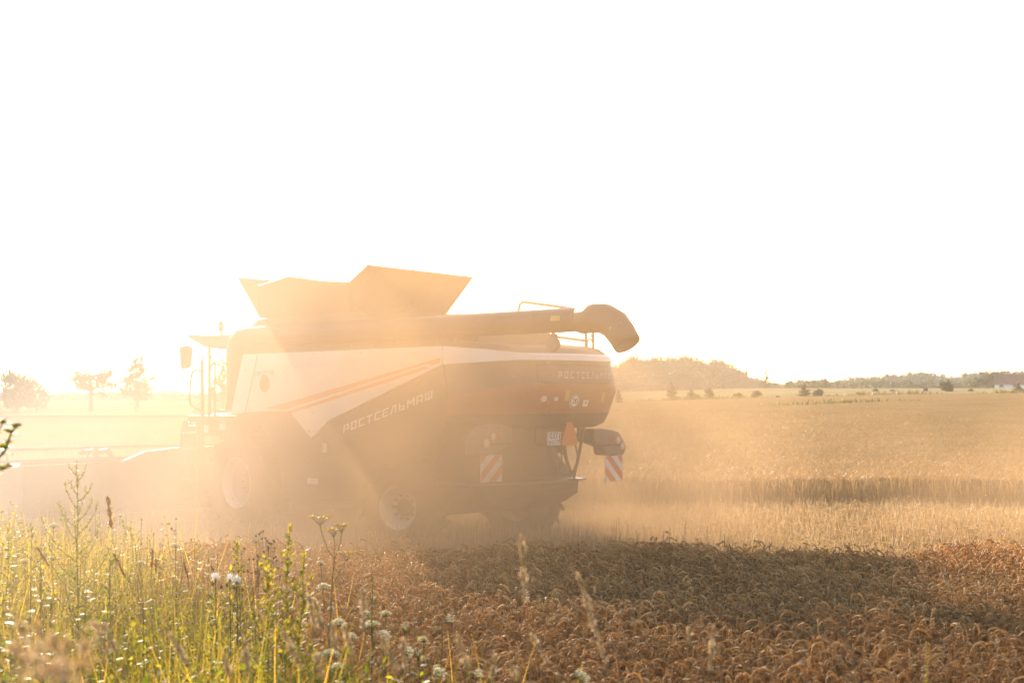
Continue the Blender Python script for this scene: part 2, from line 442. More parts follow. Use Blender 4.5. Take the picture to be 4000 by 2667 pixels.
# --- chassis and body ------------------------------------------------------------------
mb = MB()
side_prism(mb, [(.40, 2.06), (.40, 3.20), (-5.30, 3.21), (-5.42, 2.10), (-5.1, 1.70), (-3.55, 1.55), (-3.25, 1.08), (-1.2, 1.08), (-1.1, 1.86), (.3, 1.96)], -1.40, 1.40)
body = mb.build('body', M['dark'], combine, bevel=.02)
mb = MB(); side_prism(mb, [(1.15, .75), (1.15, 1.5), (.2, 1.9), (-4.9, 1.9), (-5.0, 1.0), (-4.6, .56), (-.4, .56)], -.86, .86)
mb.box(-.35, .35, -1.05, 1.05, .72, 1.05); mb.box(-4.5, -4.1, -.95, .95, .5, .8)
mb.box(-3.2, -1.25, .87, 1.36, .55, 1.05); mb.box(-3.2, -1.25, -1.36, -.87, .55, 1.05)
mb.build('chassis', M['dark'], combine, bevel=.015)

WPOLY = [(.46, 2.12), (-.03, 2.16), (-1.37, 2.20), (-2.03, 1.735), (-2.49, 2.04), (-5.40, 2.965), (-5.40, 3.257), (.063, 3.235)]
LPOLY = [(.40, 2.09), (-.03, 2.145), (-1.375, 2.185), (-2.03, 1.715), (-2.49, 2.022), (-5.412, 2.952), (-5.50, 2.45), (-5.50, 2.1), (-5.22, 1.5)]
LPOLY += arc(-4.3, .66, 1.0, 42, 158, 8) + [(-3.25, .72), (-1.16, .66)] + arc(0, .9, 1.13, 182, 85, 9) + [(.40, 2.03)]
for sgn in (1, -1):
    mb = MB(); side_prism(mb, WPOLY, sgn * 1.402, sgn * 1.515)
    wp = mb.build('upper_side_panel', M['white'], combine, bevel=.012)
    mb = MB(); side_prism(mb, LPOLY, sgn * 1.402, sgn * 1.498)
    lp = mb.build('lower_side_panel', M['dark'], combine, bevel=.012)
    if sgn < 0: continue
    y = 1.515
    mb = MB(); side_prism(mb, [(-.684, 2.244), (-1.263, 2.236), (-5.05, 2.985), (-5.13, 2.950), (-5.356, 2.998), (-5.356, 3.073)], y, y + .004)
    mb.build('stripe', M['stripe'], wp)
    mb = MB(); side_prism(mb, [(-1.372, 2.206), (-5.02, 2.948), (-5.075, 2.905), (-1.44, 2.166)], y, y + .004)
    mb.build('stripe', M['stripe'], wp)
    # pressed swage lines and the seam of the front door
    mb = MB()
    for (a, b, w) in (((-1.05, 3.03), (-5.15, 3.175), .012), ((-1.15, 2.985), (-5.0, 3.14), .012)):
        side_prism(mb, [a, b, (b[0], b[1] - w), (a[0], a[1] - w * 2)], y, y + .010)
    mb.build('swage_line', M['white'], wp)
    mb = MB(); side_prism(mb, [(-.40, 3.22), (-.42, 3.22), (-.045, 2.17), (-.022, 2.17)], y, y + .003)
    mb.build('panel_seam', M['dark'], wp)
    mb = MB(); mb.lathe([(0, .001), (0, .16), (.006, .155), (.006, .001)], (-.63, y, 2.69), 'y', 20)
    ov = mb.build('oval_badge', M['tank'], wp, smooth=True); ov.scale = (1, 1, 1)
    font_mesh('model_lettering', 'TORUM 785', .125, lambda a, b, c: (-.60 - a, y + c, 2.88 + b + a * .03), M['grey_letter'], wp)
    font_mesh('plus_mark', '+', .12, lambda a, b, c: (-2.08 - a, y + c, 2.175 + b), M['grey_letter'], wp)
    mb = MB(); mb.lathe([(0, .001), (0, .03), (.005, .028), (.005, .001)], (-1.96, y, 1.86), 'y', 12); mb.build('sticker', M['yellow'], wp)
    mb = MB(); mb.box(-.18, -.15, y, y + .004, 2.22, 2.27); mb.build('sticker', M['yellow'], wp)
    # lettering on the dark panel
    mb = MB(); d = Vector((-.967, .254)); d.normalize(); o = Vector((-2.90, 1.84))
    word(mb, 'РОСТСЕЛЬМАШ', lambda s, h, off: (o.x + d.x * s, 1.4985 + off, o.y + d.y * s + h), .135, .212, skew=.05, sx=1.5)
    mb.build('side_lettering', M['letter'], lp)
    mb = MB(); mb.box(-2.44, -2.35, 1.498, 1.502, 1.50, 1.66); mb.build('sticker', M['letter'], lp)
    mb = MB(); mb.box(-2.34, -2.30, 1.498, 1.502, 1.50, 1.66); mb.build('sticker', M['yellow'], lp)
    mb = MB(); mb.box(-2.20, -1.90, 1.498, 1.503, .95, 1.05); mb.build('sticker', M['board_white'], lp)

# --- rounded rear hood -------------------------------------------------------------------
HB = [(-5.42, 1.50, 0.0), (-5.8, 1.475, .25), (-6.2, 1.41, .5), (-6.5, 1.31, .75), (-6.62, 1.23, .9), (-6.72, 1.12, 1.0), (-6.80, .98, 1.0), (-6.88, .75, 1.0), (-6.93, .5, 1.0), (-6.96, .25, 1.0), (-6.97, 0.0, 1.0)]
HLEV = dict(sill=(2.17, 2.20, .085, .095), top=(3.257, 3.135, .20, .10), bandlo=(2.965, 3.025, .10, .03), mid=(2.45, 2.675, .03, .0), crease=(2.28, 2.55, 0.0, 0.0), low=(2.08, 2.03, .14, .16))
def hood_pt(k, lev, grow=0.0):
    z0, z1, dl, du = HLEV[lev]; u, v, w = HB[k]
    return (u + du * w - grow * w, v - dl * w * min(1, v / 1.0) + grow * (v > .4), z0 + (z1 - z0) * w)
def hood_ring(lev, grow=0.0):
    a = [hood_pt(k, lev, grow) for k in range(len(HB))]
    return a + [(x, -y, z) for x, y, z in a[-2::-1]]
def rear_u(v, z):
    """x of the hood's rear surface at lateral v, height z"""
    lv = sorted([HLEV[l][1] for l in HLEV]); nm = sorted(HLEV, key=lambda l: HLEV[l][1])
    def cur(l):
        pts = sorted([(abs(hood_pt(k, l)[1]), hood_pt(k, l)[0]) for k in range(len(HB))])
        return float(np.interp(abs(v), [p[0] for p in pts], [p[1] for p in pts]))
    return float(np.interp(z, lv, [cur(n) for n in nm]))
mb = MB(); mb.grid([hood_ring('sill'), hood_ring('crease'), hood_ring('mid')])
mb.build('rear_hood', M['red'], combine, smooth=True)
mb = MB(); mb.grid([hood_ring('low'), hood_ring('sill')]); mb.build('hood_valance', M['dark'], combine, smooth=True)
mb = MB(); mb.grid([hood_ring('mid'), hood_ring('bandlo')])
upper = mb.build('upper_hood', M['grey'], combine, smooth=True)
mb = MB(); r0, r1 = hood_ring('bandlo', .018), hood_ring('top', .018)
mid = [((a[0] + b[0]) / 2 - .02 * (abs(a[1]) < 1.3), (a[1] + b[1]) / 2 * 1.01, (a[2] + b[2]) / 2 + .02) for a, b in zip(r0, r1)]
mb.grid([hood_ring('bandlo'), r0, mid, r1]); mb.build('hood_band', M['white'], combine, smooth=True)
mb = MB(); ring = hood_ring('top', .018)
inn = [(x + (.16 if abs(y) < 1.15 else .04), y * .90, z + .0 + .075) for x, y, z in ring]
inn2 = [(x + .1, y * .93, z + .03) for x, y, z in inn]
mb.grid([ring, inn, inn2]); n0 = len(mb.v); mb.f.append(tuple(range(n0 - len(ring), n0)))
mb.build('engine_deck', M['dark'], combine, smooth=True)
mb = MB(); ring = hood_ring('low'); mb.grid([ring, [(x * .985 + .0, y * .9, z - .06) for x, y, z in ring]]); n0 = len(mb.v); mb.f.append(tuple(range(n0 - len(ring), n0)))
mb.build('hood_floor', M['dark'], combine)
# black seam between side panel and hood
mb = MB(); side_prism(mb, [(-5.404, 3.258), (-5.424, 3.258), (-5.43, 2.96), (-5.53, 2.44), (-5.51, 2.44), (-5.408, 2.97)], 1.49, 1.519)
mb.build('panel_seam', M['black'], combine)
# rear window: dark frame, glass, lettering wrapped round the bow
def on_rear(v, z, off): return (rear_u(v, z) - off, v, z)
def rear_patch(mb, v0, v1, z0, z1, off, n=14, m=3):
    f = [[on_rear(v0 + (v1 - v0) * j / n, z0 + (z1 - z0) * i / m, off) for j in range(n + 1)] for i in range(m + 1)]
    b = [[on_rear(v0 + (v1 - v0) * j / n, z0 + (z1 - z0) * i / m, off - .012) for j in range(n + 1)] for i in range(m + 1)]
    mb.grid(f); mb.grid(b)
    for rows in ((f[0], b[0]), (f[-1], b[-1]), ([r[0] for r in f], [r[0] for r in b]), ([r[-1] for r in f], [r[-1] for r in b])): mb.grid([list(rows[0]), list(rows[1])])
    return mb
mb = MB(); rear_patch(mb, .84, -.84, 2.665, 2.965, .016); rw = mb.build('rear_window', M['dark'], combine)
mb = MB(); rear_patch(mb, .79, -.79, 2.69, 2.935, .021); mb.build('pane', M['grey'], rw)
def rear_write(s, h, off): return on_rear(.50 - s, 2.745 + h, .026 + off)
mb = MB(); word(mb, 'РОСТСЕЛЬМАШ', rear_write, .105, .121, skew=.08, sx=.95)
mb.build('rear_lettering', M['grey_letter'], rw)
def disc_on_rear(name, v, z, r, mat, off=.004, r0=0.0, par=combine, n=20):
    mb = MB(); vs = []
    for rr in ((r0, r) if r0 else (0.001, r)):
        vs.append([on_rear(v + rr * math.cos(2 * math.pi * k / n), z + rr * math.sin(2 * math.pi * k / n), off) for k in range(n + 1)])
    vs.append([on_rear(v + (r + .004) * math.cos(2 * math.pi * k / n), z + (r + .004) * math.sin(2 * math.pi * k / n), -.003) for k in range(n + 1)])
    mb.grid(vs); return mb.build(name, mat, par)
sg = disc_on_rear('speed_sign', .10, 2.39, .105, M['board_white'])
disc_on_rear('sign_ring', .10, 2.39, .098, M['black'], .008, .086, sg)
font_mesh('speed_number', '20', .125, lambda a, b, c: on_rear(.10 - a, 2.39 + b, .007 + c), M['black'], sg, .002)
for (v, r, mt) in ((.72, .045, 'lens_white'), (.50, .032, 'lens_white')): disc_on_rear('marker_lamp', v, 2.425, r, M[mt], .02)
mb = MB(); rear_patch(mb, -.10, -.22, 2.31, 2.41, .008, 3, 2); lb = mb.build('label_plate', M['board_white'], combine)
font_mesh('plus_mark', '+', .12, lambda a, b, c: on_rear(-.16 - a, 2.355 + b, .012 + c), M['black'], lb, .002)
for (v, z) in ((.285, 2.48), (-.62, 2.45)):
    mb = MB(); rear_patch(mb, v + .045, v - .045, z - .08, z + .08, .006, 3, 2); mb.build('sticker', M['yellow'], combine)

# --- grain tank and its opened flaps --------------------------------------------------------
mb = MB(); side_prism(mb, [(.72, 3.24), (.90, 3.62), (.70, 3.66), (.22, 3.90), (-2.85, 3.96), (-3.3, 3.75), (-3.3, 3.24)], -1.12, 1.08)
tank = mb.build('grain_tank', M['tank'], combine, bevel=.02)
def flap(outer, name='hopper_flap'):
    mb = MB(); n = len(outer)
    c = Vector((-1.2, 0, 4.2)); vs = [Vector(p) for p in outer]
    nr = (vs[1] - vs[0]).cross(vs[2] - vs[0]).normalized() * .015
    mb.add([v + nr for v in vs] + [v - nr for v in vs], [tuple(range(n)), tuple(range(2 * n - 1, n - 1, -1))] + [(i, (i + 1) % n, n + (i + 1) % n, n + i) for i in range(n)])
    return mb.build(name, M['tank'], tank)
flap([(-2.62, 1.05, 3.93), (-2.62, -1.05, 3.93), (-3.10, -1.32, 4.64), (-3.31, 1.33, 4.68)])                  # rear flap
flap([(.18, 1.05, 3.93), (.18, -1.05, 3.93), (.60, -1.30, 4.66), (.58, 1.28, 4.69)])                          # front flap
flap([(.10, 1.07, 3.93), (-2.55, 1.07, 3.93), (-2.95, 1.40, 4.40), (-2.25, 1.44, 4.455), (-1.22, 1.46, 4.60), (-.15, 1.34, 4.50)])   # left flap
flap([(.10, -1.07, 3.93), (-2.55, -1.07, 3.93), (-2.82, -1.24, 4.30), (-2.25, -1.44, 4.455), (-1.22, -1.46, 4.60), (-.15, -1.34, 4.50)])
flap([(-2.50, 1.065, 3.94), (-2.64, 1.06, 3.93), (-3.33, 1.335, 4.675), (-2.90, 1.405, 4.395)], 'flap_gusset')
flap([(.16, 1.075, 3.95), (-.15, 1.34, 4.50), (.52, 1.28, 4.68)], 'flap_gusset')
# --- unloading auger ---------------------------------------------------------------------
AV, AZ, AR = 1.30, 3.575, .178
mb = MB(); mb.tube([(.62, AV, 2.2), (.62, AV, 3.1)], .16, 20); mb.tube([(.62, AV, 3.0), (.62, AV, 3.3), (.55, AV, 3.48), (.36, AV, AZ), (.1, AV, AZ), (-4.5, AV, AZ), (-8.25, AV, AZ + .005)], AR, 24)
aug = mb.build('unloading_auger', M['auger'], combine, smooth=True)
mb = MB(); mb.tube([(-8.18, AV, AZ), (-8.45, AV, AZ + .01), (-8.62, AV, AZ - .01), (-8.80, AV, AZ - .10), (-8.92, AV, AZ - .23), (-9.03, AV, AZ - .38)], [.195, .20, .205, .205, .195, .185], 24, caps=False)
sp = mb.build('spout', M['auger'], aug, smooth=True)
sm = sp.modifiers.new('solid', 'SOLIDIFY'); sm.thickness = .012; sm.offset = 1
mb = MB(); mb.tube([(-8.16, AV, AZ), (-8.20, AV, AZ)], .205, 24); mb.build('flange', M['auger'], aug, smooth=True)
mb = MB(); mb.grid([[(-7.90 + a * .19, AV + (AR + .004) * math.cos(R(t)), AZ + (AR + .004) * math.sin(R(t))) for a in (0, 1)] for t in (20, 12, 4, -4)])
mb.build('sticker', M['yellow'], aug)
mb = MB(); mb.bar((-7.60, AV, 3.41), (-7.60, AV, 3.33), .03); mb.box(-7.66, -7.54, AV - .03, AV + .05, 3.29, 3.38)
mb.lathe([(-.05, .001), (-.05, .10), (.0, .115), (.05, .10), (.06, .001)], (-7.60, AV - .0, 3.23), 'y', 20)
mb.build('work_lamp', M['lampgrey'], aug, smooth=True)
mb = MB(); mb.bar((-7.7, AV, 3.40), (-8.05, AV, 3.42), .008, 5); mb.build('cable', M['black'], aug)

# --- engine area, hand rails, rear ladder frame ------------------------------------------------
mb = MB(); mb.box(-5.62, -4.0, -.75, .95, 3.2, 3.53); eb = mb.build('air_intake', M['tank'], combine, bevel=.03)
mb = MB()
for i in range(3): mb.box(-5.50 + i * .45, -5.16 + i * .45, .952, .957, 3.26, 3.48)
mb.build('intake_screen', M['dark'], eb)
mb = MB(); side_prism(mb, [(-3.32, 3.24), (-3.32, 3.80), (-3.7, 3.86), (-5.2, 3.80), (-5.35, 3.535), (-3.98, 3.535), (-3.98, 3.24)], -.9, .7)
mb.build('engine_cover', M['dark'], combine, bevel=.03)
mb = MB(); mb.bar((-3.62, .6, 3.84), (-3.62, .6, 3.94), .03); mb.box(-3.70, -3.5, .54, .66, 3.90, 3.95); mb.box(-3.72, -3.66, .55, .65, 3.95, 4.03); mb.box(-3.60, -3.54, .57, .63, 3.95, 4.06)
mb.build('roof_camera', M['black'], combine)
RV = -1.15
mb = MB(); mb.tube([(-4.45, RV, 3.2), (-4.45, RV, 3.97), (-4.48, RV, 4.07), (-4.56, RV, 4.11), (-5.0, RV, 4.05), (-5.70, RV, 3.95), (-5.92, RV, 3.84), (-6.02, RV, 3.66), (-6.04, RV, 3.45), (-6.04, RV, 3.12)], .024, 8)
mb.tube([(-4.47, RV, 3.58), (-5.2, RV, 3.50), (-6.03, RV, 3.39)], .022, 8)
mb.build('hand_rail', M['dark'], combine, smooth=True)
mb = MB(); x, y = -6.20, -1.15
mb.bar((x, y, 3.10), (x, y, 3.52), .022); mb.tube([(x, y, 3.33), (x + .04, y, 3.41), (x + .09, y, 3.425), (x + .13, y, 3.38), (x + .14, y, 3.1)], .014, 6); mb.bar((x, y, 3.21), (x + .12, y, 3.12), .014, 6)
mb.bar((x, y, 3.52), (x, y, 3.60), .012, 6); mb.box(x - .005, x + .03, y - .02, y + .02, 3.44, 3.50)
mb.build('ladder_frame', M['dark'], combine)
mb = MB(); mb.box(-5.95, -5.6, -.7, -.5, 3.18, 3.24); mb.tube([(-5.6, -.6, 3.2), (-5.7, -.6, 3.27), (-5.8, -.6, 3.2)], .012, 6); mb.add([(-5.72, -.62, 3.24), (-5.60, -.62, 3.25), (-5.86, -.62, 3.35), (-5.72, -.58, 3.24), (-5.60, -.58, 3.25), (-5.86, -.58, 3.35)], [(0, 1, 2), (5, 4, 3), (0, 3, 4, 1), (1, 4, 5, 2), (2, 5, 3, 0)])
mb.build('deck_latch', M['black'], combine)

# --- cab ---------------------------------------------------------------------------------------
mb = MB()
plan = [(1.18, .98), (1.6, 1.0), (2.3, .98), (2.95, .86), (3.08, .5), (3.12, 0), (3.08, -.5), (2.95, -.86), (2.3, -.98), (1.6, -1.0), (1.18, -.98)]
def roofring(sc, z, dx=0, front=0): return [((x - 1.9) * sc + 1.9 + dx, y * sc, z + front * (x - 1.18) / 1.9) for x, y in plan]
def botring(sc, up): return [((x - 1.9) * sc + 1.9, y * sc, 3.375 + up + max(0.0, x - 2.0) * .235) for x, y in plan]
rings = [botring(.80, .03), botring(.93, 0.0), botring(1.0, .05), roofring(1.0, 3.60, 0, .12), roofring(.93, 3.655, 0, .08), roofring(.6, 3.70, 0, .05)]
for r in rings: r.append(r[0])
mb.grid(rings); n0 = len(mb.v); k = len(plan) + 1
mb.f.append(tuple(range(0, k - 1))); mb.f.append(tuple(range(n0 - 2, n0 - k - 1, -1)))
cab = mb.build('cab', M['lampgrey'], combine, smooth=True)
fl = [(1.25, .9), (2.1, .9), (2.6, .6), (2.72, 0), (2.6, -.6), (2.1, -.9), (1.25, -.9)]
mb = MB(); mb.prism(fl, lambda p: (p[0], p[1], 1.75), lambda p: (p[0], p[1], 2.12)); mb.build('cab_floor', M['dark'], cab, bevel=.02)
tops = [(1.3, .9), (2.12, .9), (2.75, .62), (2.9, 0), (2.75, -.62), (2.12, -.9), (1.3, -.9)]
for i in (0, 1, 5, 6):
    mb = MB(); a, b = fl[i], tops[i]; mb.bar((a[0], a[1], 2.1), (b[0], b[1], 3.45), .032, 8); mb.build('pillar', M['dark'], cab)
for i in range(6):
    mb = MB(); a, b, c, d = fl[i], fl[i + 1], tops[i + 1], tops[i]
    sh = .985; q = [(a[0] * sh, a[1] * sh, 2.12), (b[0] * sh, b[1] * sh, 2.12), (c[0] * sh, c[1] * sh, 3.42), (d[0] * sh, d[1] * sh, 3.42)]
    mb.add(q, [(0, 1, 2, 3)]); mb.build('window', M['glass'], cab)
mb = MB(); mb.box(1.55, 2.0, -.27, .27, 2.12, 2.55); mb.box(1.45, 1.58, -.27, .27, 2.5, 3.1); mb.build('seat', M['black'], cab, bevel=.05)
mb = MB(); mb.bar((2.4, 0, 2.1), (2.2, 0, 2.75), .03); mb.lathe([(-.02, .17), (0, .2), (.02, .17), (0, .15), (-.02, .17)], (2.18, 0, 2.78), 'z', 16); mb.build('steering_wheel', M['black'], cab)
mb = MB(); mb.bar((2.05, .94, 2.62), (2.0, .96, 2.66), .02); mb.build('door_handle', M['black'], cab)
mb = MB(); mb.bar((2.09, .92, 3.22), (1.98, .95, 3.24), .03); mb.build('mirror_bracket', M['black'], cab)
mb = MB(); mb.bar((1.78, .86, 3.60), (1.78, .86, 3.74), .022); mb.lathe([(0, .03), (.02, .05), (.06, .05)], (1.78, .86, 3.74), 'z', 14); be = mb.build('beacon_light', M['black'], cab, smooth=True)
mb = MB(); mb.lathe([(0, .052), (.10, .05), (.13, .035), (.14, .001)], (1.78, .86, 3.80), 'z', 14); mb.build('beacon_lens', M['amber'], be, smooth=True)
mb = MB(); mb.tube([(2.82, .80, 3.62), (2.80, 1.0, 3.55), (2.78, 1.05, 3.36)], .012, 6); mm = mb.build('mirror', M['dark'], combine)
mb = MB(); back_prism(mb, [(.90, 3.44), (.96, 3.47), (1.15, 3.46), (1.17, 3.40), (1.13, 3.02), (1.08, 3.0), (.96, 3.03), (.92, 3.1)], 2.70, 2.80); mb.build('mirror_shell', M['dark'], mm, bevel=.02)
# platform with rails, steps, hoses
mb = MB(); mb.box(.42, 1.75, .92, 1.62, 1.98, 2.10); mb.box(.50, 1.5, 1.2, 1.6, 1.72, 1.98); pl = mb.build('platform', M['dark'], combine, bevel=.015)
mb = MB(); mb.box(1.05, 1.20, 1.598, 1.607, 1.78, 1.92); mb.build('sticker', M['letter'], pl)
mb = MB(); mb.box(.50, .66, 1.598, 1.607, 1.84, 1.95); mb.build('sticker', M['letter'], pl)
yv = 1.55
mb = MB(); mb.bar((1.33, yv, 2.05), (1.36, yv, 3.15), .035); mb.tube([(1.36, yv, 2.92), (1.55, yv, 2.97), (1.68, yv, 2.94), (1.74, yv, 2.84), (1.80, yv, 2.42), (1.74, yv, 2.30), (1.55, yv, 2.22), (1.34, yv, 2.17)], .022, 8)
mb.bar((1.36, yv, 3.15), (1.30, yv, 3.22), .02); mb.build('hand_rail', M['dark'], pl)
mb = MB(); mb.tube([(.92, yv, 2.05), (.92, yv, 3.12), (.98, yv, 3.10), (1.08, yv, 3.0), (1.10, yv, 2.85), (1.12, yv, 2.1)], .022, 8); mb.tube([(.92, yv, 2.3), (.95, yv, 2.22), (.80, yv, 2.19), (.55, yv, 2.2), (.50, yv, 2.3), (.45, yv, 3.0)], .022, 8); mb.bar((1.1, yv, 2.62), (.5, yv, 2.6), .008, 5)
mb.build('hand_rail', M['dark'], pl)
mb = MB(); mb.tube([(1.60 + .09 * math.cos(t * .42), 1.5 + .09 * math.sin(t * .42), 2.05 + t * .0068) for t in range(0, 120)], .006, 5); mb.build('coil_hose', M['black'], pl)
for xx in (1.32, 1.78):
    mb = MB(); mb.box(xx - .03, xx + .03, 1.60, 1.68, .45, 2.0); mb.build('step_rail', M['dark'], pl, bevel=.008)
for zz in (.55, .85, 1.15, 1.45, 1.75):
    mb = MB(); mb.box(1.35, 1.75, 1.56, 1.72, zz, zz + .035); mb.build('step', M['steel'], pl)
mb = MB(); mb.tube([(1.75, 1.55, 1.95), (1.95, 1.55, 1.92), (2.05, 1.55, 1.8), (2.08, 1.55, 1.45)], .03, 8); mb.box(1.80, 2.05, 1.2, 1.5, 1.25, 1.9); mb.build('tool_box', M['dark'], pl)

# --- wheels ------------------------------------------------------------------------------------
def wheel(cx, cy, cz, rt, wt, rr, steer, deep, sgn, lugs):
    pv = MB()
    pv.lathe([(-wt * .30, .001), (-wt * .30, .22), (-.02, .22), (0.0, .16), (.03, .15), (.035, .001)], (0, 0, 0), 'y', 20)
    for k in range(10):
        a = 2 * math.pi * k / 10; pv.lathe([(-.05, .025), (.02, .025), (.025, .001)], (.195 * math.cos(a), .035, .195 * math.sin(a)), 'y', 8)
    hub = pv.build('wheel', M['dark'], combine, smooth=True)
    h = wt / 2
    mb = MB(); prof = [(-h * .82, rr), (-h * .96, rr + .05), (-h, rr + (rt - rr) * .45), (-h * .93, rt - .07), (-h * .8, rt - .025), (-h * .4, rt - .008), (0, rt - .004), (h * .4, rt - .008), (h * .8, rt - .025), (h * .93, rt - .07), (h, rr + (rt - rr) * .45), (h * .96, rr + .05), (h * .82, rr)]
    mb.lathe(prof, (0, 0, 0), 'y', 48)
    for k in range(lugs):
        for sd in (-1, 1):
            a = 2 * math.pi * (k + (.5 if sd > 0 else 0)) / lugs; da = .16
            pts = []
            for (yy, aa) in ((sd * .01, a + da), (sd * h * .93, a - da * .3)):
                for dd in (-.035, .035):
                    for rad in (rt - .02, rt + .045):
                        pts.append((rad * math.cos(aa + dd), yy, rad * math.sin(aa + dd)))
            mb.add(pts, [(0, 1, 3, 2), (4, 6, 7, 5), (0, 4, 5, 1), (2, 3, 7, 6), (1, 5, 7, 3), (0, 2, 6, 4)])
    mb.build('tyre', M['rubber'], hub, smooth=True)
    mb = MB(); mb.lathe([(h * .80, rr + .012), (h * .88, rr + .015), (h * .90, rr - .005), (h * .80, rr - .03), (h * .5, rr - .045), (h * .42, rr - .075), (h * .1, rr - .085), (-deep, rr - .10), (-deep - .02, rr - .14), (-deep + .03, .28), (-deep + .035, .15)] if deep > 0 else
              [(h * .80, rr + .012), (h * .88, rr + .015), (h * .90, rr - .005), (h * .80, rr - .025), (h * .55, rr - .035), (h * .48, rr - .065), (h * .30, rr - .075), (h * .24, rr - .10), (h * .10, rr - .11), (.02, .22), (.02, .12)], (0, 0, 0), 'y', 48)
    mb.lathe([(-h * .80, rr + .012), (-h * .88, rr + .015), (-h * .80, rr - .03), (-.02, rr - .06)], (0, 0, 0), 'y', 32)
    mb.build('rim', M['rim'], hub, smooth=True)
    hub.location = (cx, cy, cz); hub.rotation_euler = (0, 0, (0 if sgn > 0 else math.pi) + R(steer))
wheel(0, 1.37, .885, .93, .70, .445, 0, .12, 1, 20)
wheel(0, -1.37, .885, .93, .70, .445, 0, .12, -1, 20)
wheel(-4.25, 1.27, .66, .70, .52, .345, 15, 0, 1, 18)
wheel(-4.40, -1.28, .66, .70, .52, .345, 15, 0, -1, 18)
# --- rear: chopper, spreader plate, lamps, boards, number plate ----------------------------------
mb = MB(); side_prism(mb, [(-4.9, 1.0), (-4.9, 2.02), (-5.25, 2.02), (-5.30, 1.5), (-5.75, 1.10), (-5.75, 1.0)], -1.22, 1.22)
mb.build('straw_chopper', M['dark'], combine, bevel=.02)
mb = MB(); mb.prism([(-4.7, 1.30), (-5.95, 1.30), (-6.12, 1.0), (-6.15, -.85), (-6.0, -1.2), (-4.7, -1.25)], lambda p: (p[0], p[1], 1.075), lambda p: (p[0], p[1], 1.11))
sp_ = mb.build('spreader', M['steel'], combine, bevel=.006)
mb = MB(); side_prism(mb, [(-4.75, .6), (-4.75, 1.07), (-5.92, 1.07), (-5.90, .86), (-5.6, .70), (-5.3, .6)], -1.1, 1.1); mb.build('spreader_housing', M['dark'], sp_, bevel=.02)
for (v0, v1, z0, z1, lean) in ((1.175, 1.625, 1.165, 1.575, 1), (-1.225, -1.650, 1.055, 1.475, -1)):
    d = 0.0 if lean > 0 else 0.0
    out_l = [(1.75, 1.56), (1.75, 1.74), (1.70, 1.86), (1.60, 1.96), (1.50, 2.02), (1.23, 2.04), (1.02, 2.02), (.97, 1.95), (.98, 1.70), (1.18, 1.66), (1.19, 1.58), (1.65, 1.58)]
    if lean < 0: out_l = [(-1.70, 1.53), (-1.725, 1.62), (-1.66, 1.74), (-1.545, 1.875), (-1.40, 1.905), (-1.125, 1.935), (-.92, 1.93), (-.915, 1.78), (-.935, 1.69), (-1.17, 1.63), (-1.21, 1.49), (-1.655, 1.48)]
    mb = MB(); back_prism(mb, out_l, -6.42, -6.16); s = 1 if lean > 0 else -1
    mb.box(-6.30, -5.2, s * .92, s * .98, 1.72, 1.86)
    lc = mb.build('light_cluster', M['lampgrey'], combine, bevel=.025)
    mb = MB()
    q = [(p[0] * 1.0, p[1]) for p in out_l]; zmid = 1.74 if lean > 0 else 1.66
    back_prism(mb, [(s * 1.0, zmid - .02), (s * 1.0, zmid + .02), (s * 1.66, zmid + .01), (s * 1.66, zmid - .02)], -6.425, -6.42); mb.build('cluster_seam', M['black'], lc)
    lamps = [(1.535, 1.755, .062, 'lens_white'), (1.40, 1.853, .055, 'lens_white'), (1.262, 1.885, .048, 'lens_red')] if lean > 0 else [(-1.627, 1.63, .055, 'lens_white'), (-1.508, 1.73, .055, 'lens_white'), (-1.335, 1.775, .048, 'lens_red')]
    for (lv, lz, lr, lm) in lamps:
        mb = MB(); mb.lathe([(0.0, lr + .016), (-.02, lr + .014), (-.022, lr)], (-6.42, lv, lz), 'x', 18); tl = mb.build('tail_light', M['amber'] if lm == 'lens_white' else M['lens_red'], lc, smooth=True)
        mb = MB(); mb.lathe([(-.012, lr), (-.03, lr * .7), (-.035, .001)], (-6.42, lv, lz), 'x', 18); mb.build('lens', M[lm], tl, smooth=True)
    mb = MB(); back_prism(mb, [(v0, z0), (v1, z0), (v1, z1), (v0, z1)], -6.40, -6.385)
    wb = mb.build('warning_board', M['board_white'], combine)
    mb = MB()
    def cut(q0, q1):
        poly = [(0, 0), (1, 0), (1, 1), (0, 1)]
        for (sg, lim) in ((1, q0), (-1, q1)):
            res = []
            for i in range(len(poly)):
                a, b = poly[i], poly[(i + 1) % len(poly)]
                fa = sg * ((a[0] - a[1]) - lim); fb = sg * ((b[0] - b[1]) - lim)
                if fa >= 0: res.append(a)
                if fa * fb < 0:
                    t = fa / (fa - fb); res.append((a[0] + (b[0] - a[0]) * t, a[1] + (b[1] - a[1]) * t))
            poly = res
        return poly
    for (q0, q1) in ((-1.01, -.68), (-.33, 0.0), (.34, .68)):
        poly = cut(q0, q1)
        # s = 0 at the image-left edge; image right is -y
        lo, hi = max(v0, v1), min(v0, v1)
        pts = [((lo + (hi - lo) * (p[0] if lean > 0 else 1 - p[0])), z0 + (z1 - z0) * p[1]) for p in poly]
        back_prism(mb, pts, -6.40, -6.404)
    mb.build('board_stripe', M['board_red'], wb)
    mb = MB(); mb.box(-6.385, -6.33, (v0 + v1) / 2 - .04, (v0 + v1) / 2 + .04, z0 + .1, z1 + .1); mb.build('board_bracket', M['dark'], wb)
PZ, DV, DZ = -6.86, .375, .016
def shift(poly): return [(v + DV, z + DZ) for v, z in poly]
mb = MB(); back_prism(mb, shift([(.268, 1.693), (-.03, 1.693), (-.03, 1.90), (.268, 1.90)]), PZ, PZ + .012); npl = mb.build('number_plate', M['board_white'], combine)
